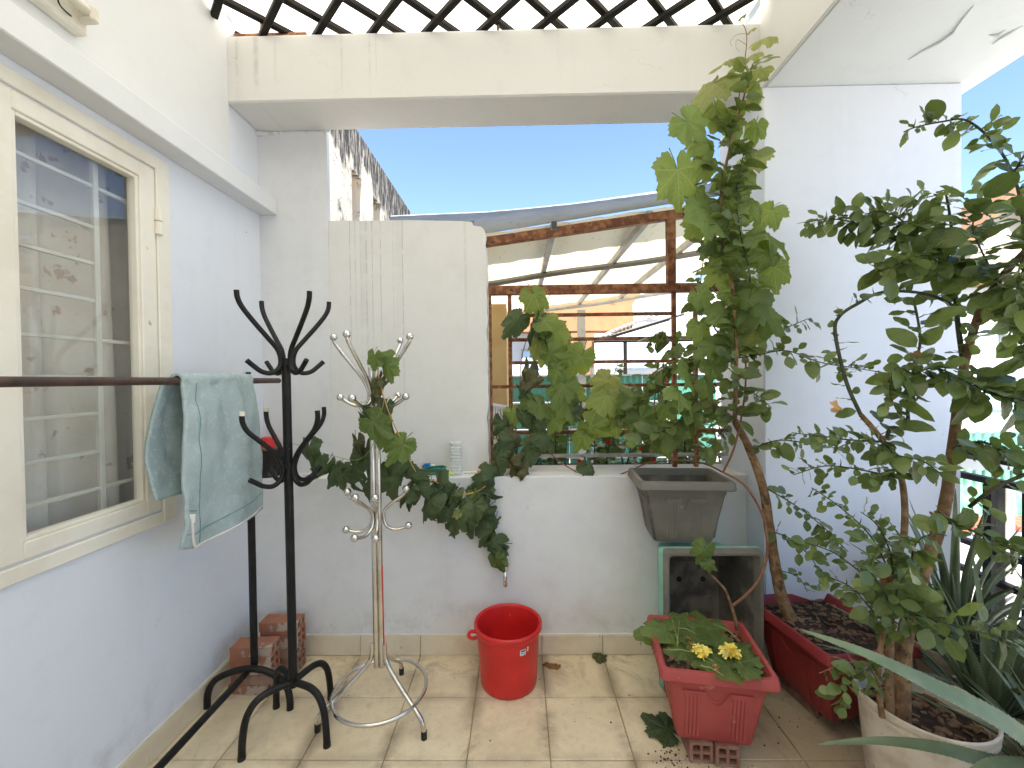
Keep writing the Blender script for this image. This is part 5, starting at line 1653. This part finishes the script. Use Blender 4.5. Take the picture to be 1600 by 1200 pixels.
# ------------------------------------------------------------------ grape vine
gv = thing('grape_vine', 'grape vine climbing from the front red planter over column, grille and steel coat stand', 'vine', (.80, 1.70, .33))
def vine(pts, r0_, r1_, m='vine_stem', sides=7):
    return branch(gv, trace(pts), (r0_, r1_), m, 0, sides, 'stem', 6)
vine([(1152, 985, 1.68), (1148, 965, 1.69), (1140, 940, 1.70), (1130, 918, 1.70), (1108, 896, 1.69)], .0085, .004, 'bark')
vine([(1143, 947, 1.70), (1165, 930, 1.71), (1186, 905, 1.74), (1198, 870, 1.76), (1196, 820, 1.78), (1182, 785, 1.79), (1160, 755, 1.80), (1130, 738, 1.84)], .006, .0045)
vine([(1130, 738, 1.84), (1150, 690, 1.82), (1165, 600, 1.81), (1160, 500, 1.80), (1140, 400, 1.80), (1130, 320, 1.80), (1140, 230, 1.79), (1155, 150, 1.77), (1167, 60, 1.76), (1155, 30, 1.76)], .0045, .0015)
vine([(1130, 738, 1.84), (1090, 722, 1.95), (1020, 722, 2.05), (980, 737, 2.12), (935, 750, 2.15), (900, 737, 2.17), (862, 710, 2.2), (830, 665, 2.22), (815, 620, 2.23), (815, 560, 2.23), (835, 500, 2.22), (860, 460, 2.23)], .0042, .002)
vine([(1130, 600, 1.84), (1070, 620, 2.0), (1000, 635, 2.1), (930, 600, 2.15), (890, 560, 2.18), (860, 500, 2.2), (850, 455, 2.24)], .003, .0015, 'tendril')
vine([(818, 735, 2.18), (790, 742, 2.14), (768, 752, 2.08), (745, 768, 2.0), (712, 772, 1.95), (680, 752, 1.88), (652, 740, 1.80), (628, 690, 1.68), (606, 640, 1.655), (592, 590, 1.66), (586, 560, 1.67)], .003, .0018, 'straw')
vine([(600, 625, 1.66), (585, 690, 1.66), (560, 718, 1.75), (520, 712, 1.85), (480, 700, 1.86), (448, 690, 1.83)], .0016, .001, 'tendril')
vine([(768, 752, 2.08), (762, 790, 2.06), (772, 845, 2.05), (785, 885, 2.03)], .0018, .001, 'tendril')
gl = []       # px, py, depth, pixels across, kind
for (x, y, Y, s, k) in [
    # column
    (1190, 62, 1.75, 44, 'grape_young'), (1158, 28, 1.76, 16, 'grape_young'), (1172, 48, 1.76, 16, 'grape_young'), (1128, 100, 1.74, 55, 'grape_young'), (1108, 145, 1.73, 80, 'grape_young'), (1180, 118, 1.75, 48, 'grape_young'), (1150, 105, 1.77, 34, 'grape_young'), (1185, 140, 1.76, 40, 'grape'),
    (1085, 200, 1.72, 70, 'grape'), (1112, 235, 1.74, 62, 'grape'), (1062, 288, 1.70, 96, 'grape'), (1152, 215, 1.78, 55, 'grape'), (1162, 255, 1.76, 72, 'grape_young'), (1150, 310, 1.72, 66, 'grape'), (1095, 325, 1.78, 60, 'grape'), (1160, 290, 1.80, 60, 'grape'),
    (1120, 345, 1.70, 100, 'grape'), (1195, 340, 1.74, 66, 'grape'), (1215, 372, 1.73, 78, 'grape'), (1172, 398, 1.75, 68, 'grape'), (1212, 432, 1.74, 66, 'grape'), (1150, 380, 1.8, 50, 'grape'), (1165, 488, 1.69, 86, 'grape'), (1208, 505, 1.71, 66, 'grape'), (1172, 525, 1.78, 74, 'grape_young'), (1118, 430, 1.8, 60, 'grape'),
    (1105, 545, 1.76, 60, 'grape'), (1120, 580, 1.78, 52, 'grape'), (1078, 592, 1.80, 66, 'grape'), (1072, 622, 1.78, 62, 'grape'), (1110, 610, 1.80, 46, 'grape'), (1140, 560, 1.80, 40, 'grape'), (1090, 520, 1.85, 50, 'grape'),
    # over the grille
    (840, 472, 2.16, 56, 'grape'), (802, 508, 2.15, 48, 'grape_dark'), (830, 514, 2.14, 48, 'grape_dark'), (862, 500, 2.13, 50, 'grape'), (875, 528, 2.14, 54, 'grape'), (836, 540, 2.18, 40, 'grape_young'), (848, 558, 2.18, 36, 'grape_young'), (866, 562, 2.12, 46, 'grape'), (902, 572, 2.10, 60, 'grape'), (910, 556, 2.16, 40, 'grape'),
    (824, 590, 2.14, 48, 'grape_wilt'), (832, 604, 2.13, 40, 'grape_wilt'), (868, 588, 2.12, 44, 'grape'), (874, 614, 2.10, 58, 'grape'), (902, 612, 2.12, 44, 'grape'), (940, 602, 2.12, 50, 'grape_young'), (942, 632, 2.06, 68, 'grape'), (816, 622, 2.16, 38, 'grape_dark'), (838, 632, 2.14, 40, 'grape'), (888, 640, 2.10, 52, 'grape'), (912, 650, 2.10, 40, 'grape_dark'),
    (985, 620, 2.08, 54, 'grape_young'), (998, 648, 2.02, 74, 'grape'), (934, 674, 2.04, 56, 'grape'), (802, 655, 2.18, 36, 'grape'), (790, 672, 2.18, 40, 'grape_dark'), (806, 698, 2.15, 44, 'grape_dark'), (784, 716, 2.15, 36, 'grape_dark'), (856, 688, 2.12, 40, 'grape_dark'), (862, 662, 2.14, 40, 'grape'), (1064, 672, 1.95, 50, 'grape'), (1036, 640, 2.0, 46, 'grape'), (1040, 700, 1.98, 46, 'grape'), (1090, 650, 1.92, 48, 'grape'),
    (820, 660, 2.15, 36, 'grape_dark'), (840, 672, 2.14, 34, 'grape_dark'), (820, 715, 2.16, 40, 'grape_dark'), (928, 742, 2.10, 42, 'grape_dark'), (800, 742, 2.08, 52, 'grape_wilt'), (815, 748, 2.07, 36, 'grape_wilt'), (762, 752, 2.07, 42, 'grape_dark'),
    # garland on the coat stand and along the wall
    (482, 712, 1.80, 42, 'grape_dark'), (502, 738, 1.80, 40, 'grape_dark'), (530, 748, 1.82, 42, 'grape_dark'), (552, 738, 1.78, 46, 'grape_dark'), (567, 724, 1.74, 42, 'grape_dark'), (570, 770, 1.74, 36, 'grape_dark'), (560, 700, 1.72, 36, 'grape_wilt'),
    (592, 668, 1.63, 56, 'grape'), (620, 705, 1.63, 56, 'grape'), (570, 648, 1.70, 28, 'grape_dark'), (584, 566, 1.64, 34, 'grape'), (606, 582, 1.65, 42, 'grape'), (584, 612, 1.64, 34, 'grape_wilt'), (590, 630, 1.645, 26, 'grape_wilt'), (600, 640, 1.66, 28, 'grape_dark'), (612, 665, 1.67, 34, 'grape_wilt'), (574, 690, 1.72, 34, 'grape_dark'),
    (620, 758, 1.75, 60, 'grape_dark'), (648, 752, 1.78, 50, 'grape_dark'), (660, 796, 1.82, 56, 'grape_dark'), (640, 780, 1.82, 40, 'grape_dark'), (692, 772, 1.90, 50, 'grape_dark'), (682, 776, 1.87, 22, 'grape_young'), (708, 810, 1.92, 54, 'grape_dark'), (716, 828, 1.93, 38, 'grape_dark'), (732, 800, 1.95, 44, 'grape_dark'), (712, 804, 1.9, 16, 'grape_young'),
    (757, 756, 2.03, 46, 'grape_dark'), (752, 792, 2.0, 52, 'grape_dark'), (745, 780, 1.98, 30, 'grape'), (742, 826, 1.98, 36, 'grape_dark'), (765, 838, 2.02, 48, 'grape_dark'), (770, 868, 2.02, 46, 'grape_dark'), (780, 884, 2.01, 36, 'grape'),
    # fuller column and garland
    (1118, 178, 1.74, 56, 'grape'), (1140, 190, 1.75, 52, 'grape'), (1098, 262, 1.74, 60, 'grape'), (1130, 275, 1.75, 58, 'grape'), (1088, 230, 1.76, 50, 'grape'), (1180, 205, 1.77, 46, 'grape'), (1178, 275, 1.74, 56, 'grape'), (1182, 320, 1.73, 60, 'grape'), (1088, 352, 1.76, 60, 'grape'), (1150, 345, 1.72, 62, 'grape'), (1190, 400, 1.72, 62, 'grape'), (1138, 410, 1.73, 60, 'grape'), (1108, 385, 1.75, 54, 'grape'), (1188, 455, 1.72, 60, 'grape'), (1140, 455, 1.74, 56, 'grape'), (1120, 490, 1.75, 54, 'grape'), (1150, 530, 1.74, 56, 'grape'), (1100, 470, 1.78, 46, 'grape'), (1135, 132, 1.75, 46, 'grape_young'), (1160, 165, 1.74, 52, 'grape_young'), (1168, 90, 1.76, 40, 'grape_young'),
    (1008, 668, 1.98, 56, 'grape'), (962, 660, 2.04, 52, 'grape'), (1030, 672, 1.96, 50, 'grape_mid'), (905, 690, 2.08, 44, 'grape'), (880, 560, 2.12, 46, 'grape'), (858, 540, 2.13, 44, 'grape_dark'), (850, 640, 2.13, 44, 'grape'),
    (515, 745, 1.81, 40, 'grape_dark'), (541, 752, 1.80, 44, 'grape_dark'), (572, 745, 1.74, 44, 'grape_dark'), (556, 722, 1.76, 40, 'grape_dark'), (600, 690, 1.66, 44, 'grape'), (580, 660, 1.68, 40, 'grape_dark'), (612, 735, 1.72, 46, 'grape_dark'), (634, 772, 1.78, 46, 'grape_dark'), (655, 770, 1.80, 46, 'grape_dark'), (672, 782, 1.86, 46, 'grape_dark'), (690, 800, 1.90, 48, 'grape_dark'), (700, 785, 1.9, 42, 'grape_dark'), (722, 815, 1.94, 44, 'grape_dark'), (745, 808, 1.98, 46, 'grape_dark'), (760, 775, 2.02, 42, 'grape_dark'), (762, 818, 2.02, 40, 'grape_dark'), (768, 852, 2.02, 40, 'grape_dark'), (590, 600, 1.65, 34, 'grape_wilt'), (602, 560, 1.66, 30, 'grape'), (776, 725, 2.1, 40, 'grape_dark'), (812, 690, 2.14, 42, 'grape_wilt'),
    # sprout in the front planter
    (1098, 868, 1.66, 46, 'grape'), (1112, 884, 1.66, 30, 'grape'), (1092, 858, 1.70, 24, 'grape')]:
    gl.append((x, y, Y, s, k))
for (x, y, Y, s, k) in gl:
    c = at(x, y, Y)
    size = s * Y / F_PX / .98 * (.9 if x > 1040 else 1.0) * (1.15 if k in ('grape_dark', 'grape_wilt') else 1.0)
    if k == 'grape' and y < 470 and x > 1000 and random.random() < .75: k = 'grape_mid'
    elif k == 'grape' and x > 780 and random.random() < .35: k = 'grape_mid'
    hang = {'grape_dark': .95, 'grape_wilt': 1.0}.get(k, .6)
    a = random.gauss(0, .55)
    tip = Vector((math.sin(a), random.uniform(-.35, .15), -math.cos(a) * hang - .05))
    nr = Vector((random.gauss(0, .45), -1, random.uniform(-.1, .75)))
    if k == 'grape_young' and y < 300: nr = Vector((-.6 + random.gauss(0, .3), -.55, .8)); tip = Vector((-.8, -.2, -.8 + random.gauss(0, .2)))
    if k == 'grape_dark': nr = Vector((random.gauss(0, .7), -1, random.uniform(-.1, .35)))
    tipn = tip.normalized()
    leaf('leaf', random.choice(GR[k]), c - tipn * size * .25, tip, nr, size, gv)
# curled tendrils at the top
for pts in ([(1166, 52, 1.76), (1150, 55, 1.755), (1141, 66, 1.75), (1144, 72, 1.75)], [(1166, 70, 1.76), (1152, 62, 1.755), (1150, 74, 1.75), (1156, 80, 1.75)]):
    vine(pts, .0012, .0007, 'tendril', 5)

# cut leaves and flowers lying in the front planter
lay = [(1050, 990, 66, 'grape'), (1075, 978, 60, 'grape'), (1102, 985, 70, 'grape'), (1072, 1012, 56, 'grape_dark'), (1120, 1008, 58, 'grape_dark'), (1150, 1015, 46, 'grape_dark'), (1105, 1030, 48, 'grape_dark'), (1138, 1042, 50, 'grape_dark'), (1040, 985, 44, 'grape'), (1168, 1032, 40, 'grape_dark'), (1090, 1000, 48, 'grape'), (1165, 1045, 34, 'grape_dark')]
for i, (x, y, s, k) in enumerate(lay):
    c = gz(x, y, .345 + .0035 * i)
    size = s * c.y / F_PX / .80
    a = random.uniform(0, 6.28)
    o = leaf('cut_leaf', GR[k][i % 2 if k == 'grape' else 1], c, Vector((math.cos(a), math.sin(a), 0)), Vector((random.gauss(0, .12), -.22 + random.gauss(0, .1), 1)), size, None) if False else None
    me = GR['grape'][2] if k == 'grape' else CUTD[i % 2] if 'CUTD' in globals() else GR['grape'][2]
    o = bpy.data.objects.new('cut_leaf', me); C.objects.link(o)
    o.matrix_world = Matrix.Translation(c) @ frame_of(Vector((math.cos(a), math.sin(a), 0)), Vector((random.gauss(0, .12), -.2 + random.gauss(0, .1), 1))) @ Matrix.Diagonal((size, size, size, 1))
    tag(o, 'cut green vine leaf lying on the soil of the front red planter', 'leaf', 'cut vine leaves on the soil')
bm = B()
for (p0, p1) in (((1050, 968), (1060, 1005)), ((1062, 970), (1058, 1010)), ((1040, 1016), (1085, 1020)), ((1115, 975), (1150, 995)), ((1095, 1040), (1130, 1055)), ((1148, 1032), (1165, 1045)), ((1055, 980), (1090, 992))):
    a, b = gz(*p0, .372), gz(*p1, .380)
    add_tube(bm, [a, (a + b) / 2 + Vector((0, 0, .008)), b], .0018, 5)
st = obj('leaf_stalks', bm, 'tendril'); tag(st, 'loose pale green leaf stalks strewn over the cut leaves', 'stalks', None, 'stuff')
def flower(px, py, lab, n, r, tw_):
    c = gz(px, py, .385)
    root = thing('flower', lab, 'flower', c)
    bm = B()
    for k in range(n):
        a = random.uniform(0, 2 * PI); e = random.uniform(-.1, 1.3)
        dv = Vector((math.cos(a) * math.cos(e), math.sin(a) * math.cos(e) - .15, math.sin(e) * .7)).normalized()
        L = r * random.uniform(.5, 1.0)
        sd = dv.cross(Vector((random.uniform(-1, 1), random.uniform(-1, 1), random.uniform(-1, 1)))).normalized() * .0042
        m1 = c + dv * L * .6 + Vector((0, 0, .003)); e1 = c + dv * L + Vector((tw_ * random.uniform(-.006, .006), 0, random.uniform(-.012, .004)))
        v = [bm.verts.new(q) for q in (c - sd * .6, c + sd * .6, m1 + sd * 1.3, m1 - sd * 1.3, e1 + sd * .9, e1 - sd * .9)]
        bm.faces.new(v[:4]); bm.faces.new((v[3], v[2], v[4], v[5]))
    o = obj('petals', bm, 'petal', root, ang=180); o['kind'] = 'stuff'
    bm = B(); add_tube(bm, [c, c + Vector((.02, -.02, -.012)), c + Vector((.045, -.03, -.02))], .0022, 6); obj('stalk', bm, 'tendril', root)
flower(1141, 1020, 'round yellow chrysanthemum head on the cut leaves, right one of two', 150, .040, 1)
flower(1095, 1019, 'wilting frayed yellow chrysanthemum head, left one of two', 90, .036, 2)
for (px, py) in ((1072, 1000), (1078, 1008)):
    pass
bm = B()
for (px, py) in ((1075, 998), (1080, 1006), (1118, 1042)):
    c = gz(px, py, .38)
    for k in range(14):
        q = Vector((random.gauss(0, 1), random.gauss(0, 1), random.gauss(0, .6))).normalized() * random.uniform(.008, .014)
        s_ = q.cross(Vector((.3, .8, .4))).normalized() * .003
        bm.faces.new([bm.verts.new(v) for v in (c - s_, c + s_, c + q + s_, c + q - s_)])
o = obj('dry_petals', bm, 'straw', ang=180); tag(o, 'dried orange petals scattered among the cut leaves', 'petals', None, 'stuff')

# leaves lying on the floor
def floor_leaf(px, py, s, me, lab, a):
    c = gz(px, py, .012); size = s * c.y / F_PX / .8
    o = bpy.data.objects.new('fallen_leaf', me); C.objects.link(o)
    o.matrix_world = Matrix.Translation(c) @ frame_of(Vector((math.cos(a), math.sin(a), .05)), Vector((.05, -.1, 1))) @ Matrix.Diagonal((size, size, size, 1))
    tag(o, lab, 'leaf')
floor_leaf(1044, 1140, 50, grape_mesh('fallen_leaf', 'grape_dark', .08, .05, 51, .2, .2), 'dark green vine leaf lying beside the front red planter', 2.4)
floor_leaf(866, 1037, 24, grape_mesh('fallen_leaf', 'dry_leaf', .5, .5, 52, 1.6, .5), 'shrivelled brown leaf on the floor right of the bucket', 2.9)
floor_leaf(935, 1027, 20, grape_mesh('fallen_leaf', 'grape_wilt', .2, .2, 53, .5, .1), 'small green leaf by the skirting right of the bucket', .5)
# crumbs of soil near the planter
bm = B()
for k in range(130):
    u = random.random()
    if u < .6: x, y = .56 + random.gauss(0, .05), 1.50 + random.gauss(0, .04)
    elif u < .8: x, y = random.uniform(.85, 1.25), random.uniform(1.35, 1.7)
    else: x, y = random.uniform(-.9, .9), random.uniform(1.3, 2.07)
    s_ = random.uniform(.0008, .003)
    add_box(bm, -s_, s_, -s_ * .7, s_ * .7, 0, s_, 0, Matrix.Translation((x, y, .0008)) @ Matrix.Rotation(random.uniform(0, 3), 4, 'Z'))
o = obj('soil_crumbs', bm, 'soil', smooth=False); tag(o, 'dark crumbs of soil scattered on the tiles', 'soil crumbs', None, 'stuff')

# ------------------------------------------------------------------ flowering shrub beyond the grille
tg = at(930, 745, 2.75)
tr = thing('trough', 'long low planting trough behind the grille full of shrubs', 'trough', (.35, 2.62, .55))
bm = B(); add_box(bm, -.18, 1.5, 2.42, 2.85, 0, .78, .006); obj('body', bm, 'white_wall', tr, ang=30)
bm = B(); add_box(bm, -.15, 1.47, 2.45, 2.82, .7802, .80, .004); obj('soil', bm, 'soil', tr, ang=30)
sbr = thing('flowering_shrub', 'dense green shrub with small red flowers behind the rusty grille', 'shrub', (.45, 2.6, .8))
bulk3 = Bulk(); cnt3 = [0]
s3 = make_sink(sbr, SM, bulk3, 240, 'leaf', cnt3, None)
for k in range(26):
    x = -.12 + 1.5 * (k + random.random()) / 26
    y = random.uniform(2.46, 2.72)
    h = random.uniform(.18, .50) + (.22 if .3 < x < 1.0 else 0) * random.random()
    top = Vector((x + random.gauss(0, .10), y - .05 + random.gauss(0, .06), .80 + h))
    base = Vector((x, y, .79))
    P = branch(sbr, [base, base.lerp(top, .5) + Vector((random.gauss(0, .04), random.gauss(0, .03), .02)), top], (.006, .002), 'stem_green', 2, 5)
    spray(P, .016, .082, s3, start=.12, droop=.3, face=(0, -.6, .8))
bulk3.done('foliage', 'lime_bulk', sbr)
for (px, py) in ((1026, 592), (1042, 594), (950, 690), (992, 712), (1000, 700), (915, 712), (1112, 712), (1120, 706), (1020, 720), (905, 722)):
    c = at(px, py, 2.42 if py > 600 else 2.5); bm = B()
    for k in range(9):
        a = 2 * PI * k / 9; r = random.uniform(.012, .022)
        dv = Vector((math.cos(a) * r, random.uniform(-.012, .0), math.sin(a) * r)); s_ = Vector((-math.sin(a), 0, math.cos(a))) * r * .45
        bm.faces.new([bm.verts.new(v) for v in (c, c + dv * .6 + s_, c + dv, c + dv * .6 - s_)])
    obj('blossom', bm, 'red_petal', sbr, ang=180)

# ------------------------------------------------------------------ aloes
def aloe_leaf(parent, pts, w0, thick=.35, n=16, teeth=True, up=Vector((0, -.3, 1))):
    """pts: spine from base to tip"""
    P = smooth_path(pts, 6)
    N_ = len(P)
    bm = B(); rings = []
    edges = []
    for i, p in enumerate(P):
        t = i / (N_ - 1)
        w = w0 * (1 - t) ** .75 * (1 if t > .08 else 1.0) + .0008
        tg_ = (P[min(i + 1, N_ - 1)] - P[max(i - 1, 0)]).normalized()
        nv = (up - tg_ * up.dot(tg_)).normalized(); sd = tg_.cross(nv)
        h = w * thick
        prof = [(-1, .25), (-.55, -.35), (0, -.85), (.55, -.35), (1, .25), (.5, .12), (0, .0), (-.5, .12)]
        rings.append([bm.verts.new(p + sd * (a * w) + nv * (b * h * 2)) for a, b in prof])
        edges.append((p - sd * w + nv * .5 * h, p + sd * w + nv * .5 * h, sd, tg_, w))
    for i in range(N_ - 1):
        for k in range(8): bm.faces.new((rings[i][k], rings[i][(k + 1) % 8], rings[i + 1][(k + 1) % 8], rings[i + 1][k]))
    bm.faces.new(rings[0][::-1]); bm.faces.new(rings[-1])
    o = obj('leaf', bm, 'aloe', parent, ang=70)
    if teeth:
        bm = B()
        tot = sum((b - a).length for a, b in zip(P, P[1:])); step = max(.011, w0 * .42); run = 0; nx = step
        for i in range(N_ - 1):
            L = (P[i + 1] - P[i]).length
            while nx < run + L:
                f = (nx - run) / L
                for side in (0, 1):
                    a = edges[i][side].lerp(edges[i + 1][side], f); sd = edges[i][2] * (1 if side else -1); tg_ = edges[i][3]
                    q = max(.0015, edges[i][4] * .16)
                    a = a - sd * q * .5
                    add_tube(bm, [a, a + sd * q * 1.3 + tg_ * q * .7], [q * .5, q * .08], 3, cap=False)
                nx += step
            run += L
        obj('teeth', bm, 'aloe_tooth', o, smooth=False)
    return o
# big aloe at the front right: its long leaves reach into the frame
ap = (1.62, 1.02, .0)
pt = thing('plant_pot', 'brown clay pot of the front aloe, low on the right', 'plant pot', ap)
bm = B(); add_lathe(bm, [(.001, 0), (.11, 0), (.15, .24), (.165, .245), (.165, .28), (.15, .28), (.145, .24), (.001, .235)], ap, 36); obj('body', bm, 'red_tile', pt)
bm = B(); add_lathe(bm, [(.001, .236), (.144, .236), (.144, .25), (.001, .262)], ap, 24); obj('soil', bm, 'soil', pt)
al1 = thing('aloe_plant', 'aloe with two long toothed leaves reaching left across the white bucket', 'aloe', (ap[0], ap[1], .25))
base = Vector((ap[0], ap[1], .26))
aloe_leaf(al1, [at(1735, 1270, 1.02), at(1640, 1185, .98), at(1560, 1125, .97), at(1450, 1068, .99), at(1350, 1020, 1.03), at(1252, 984, 1.08)], .036, .25, up=Vector((-.1, -.55, .8)))
aloe_leaf(al1, [at(1740, 1285, 1.0), at(1620, 1215, .98), at(1540, 1190, .98), at(1460, 1168, 1.0), at(1370, 1158, 1.03), at(1278, 1163, 1.06)], .029, .32, up=Vector((-.1, -.35, 1)))
aloe_leaf(al1, [at(1740, 1300, 1.0), at(1640, 1215, .97), at(1560, 1195, .96), at(1510, 1210, .95)], .032, .3)
for (dx, dy, h, L) in ((.25, .1, .35, .3), (.3, -.2, .3, .3), (-.1, .3, .32, .3), (.1, -.3, .3, .28), (.05, .2, .45, .3)):
    aloe_leaf(al1, [base, base + Vector((dx * .4, dy * .4, h * .6)), base + Vector((dx, dy, h))], .033, .3)
# clump of aloes by the railing
def aloe_clump(label, cx, cy, z0, n, seed, H, W, group, pot=None):
    rnd = random.Random(seed)
    r_ = thing('aloe_plant', label, 'aloe', (cx, cy, z0), group)
    for k in range(n):
        a = k * 2.4 + rnd.uniform(-.3, .3); f = (k + .5) / n
        out = (.10 + .30 * f) * W; h = H * (1.0 - .62 * f) * rnd.uniform(.85, 1.15)
        b = Vector((cx + .02 * math.cos(a), cy + .02 * math.sin(a), z0))
        tip = Vector((cx + out * math.cos(a), cy + out * math.sin(a), z0 + h))
        mid = Vector((cx + out * .42 * math.cos(a), cy + out * .42 * math.sin(a), z0 + h * (.55 + .12 * f)))
        inward = Vector((-math.cos(a), -math.sin(a), .6))
        aloe_leaf(r_, [b, mid, tip], rnd.uniform(.016, .023), .38, up=inward)
    return r_
def round_pot(label, x, y, r, h, m):
    q = thing('plant_pot', label, 'plant pot', (x, y, 0))
    bm = B(); add_lathe(bm, [(.001, 0), (r * .78, 0), (r * .97, h * .88), (r * 1.06, h * .89), (r * 1.06, h), (r * .97, h), (r * .93, h * .85), (.001, h * .84)], (x, y, 0), 36); obj('body', bm, m, q)
    bm = B(); add_lathe(bm, [(.001, h * .843), (r * .925, h * .843), (r * .92, h * .87), (.001, h * .89)], (x, y, 0), 24); obj('soil', bm, 'soil', q)
G3 = 'aloes by the railing'
round_pot('low grey pot wedged between the white bucket and the front aloe', 1.50, 1.17, .11, .22, 'grey_planter')
aloe_clump('dense low aloe pressed against the right rim of the white bucket', 1.50, 1.17, .18, 26, 11, .36, 1.0, G3)
round_pot('pale pot at the railing end holding the tallest aloe', 1.72, 1.70, .15, .30, 'white_pot')
aloe_clump('tallest upright aloe against the column end near the railing', 1.72, 1.70, .26, 34, 3, .58, 1.15, G3)
round_pot('pale pot between the white bucket and the railing', 1.55, 1.42, .14, .26, 'white_pot')
aloe_clump('spreading aloe just behind the white bucket', 1.56, 1.42, .22, 32, 5, .46, 1.3, G3)
round_pot('grey pot nearest to the railing corner', 1.86, 1.40, .13, .26, 'grey_planter')
aloe_clump('aloe pressed against the black railing', 1.86, 1.40, .22, 24, 8, .46, 1.05, G3)
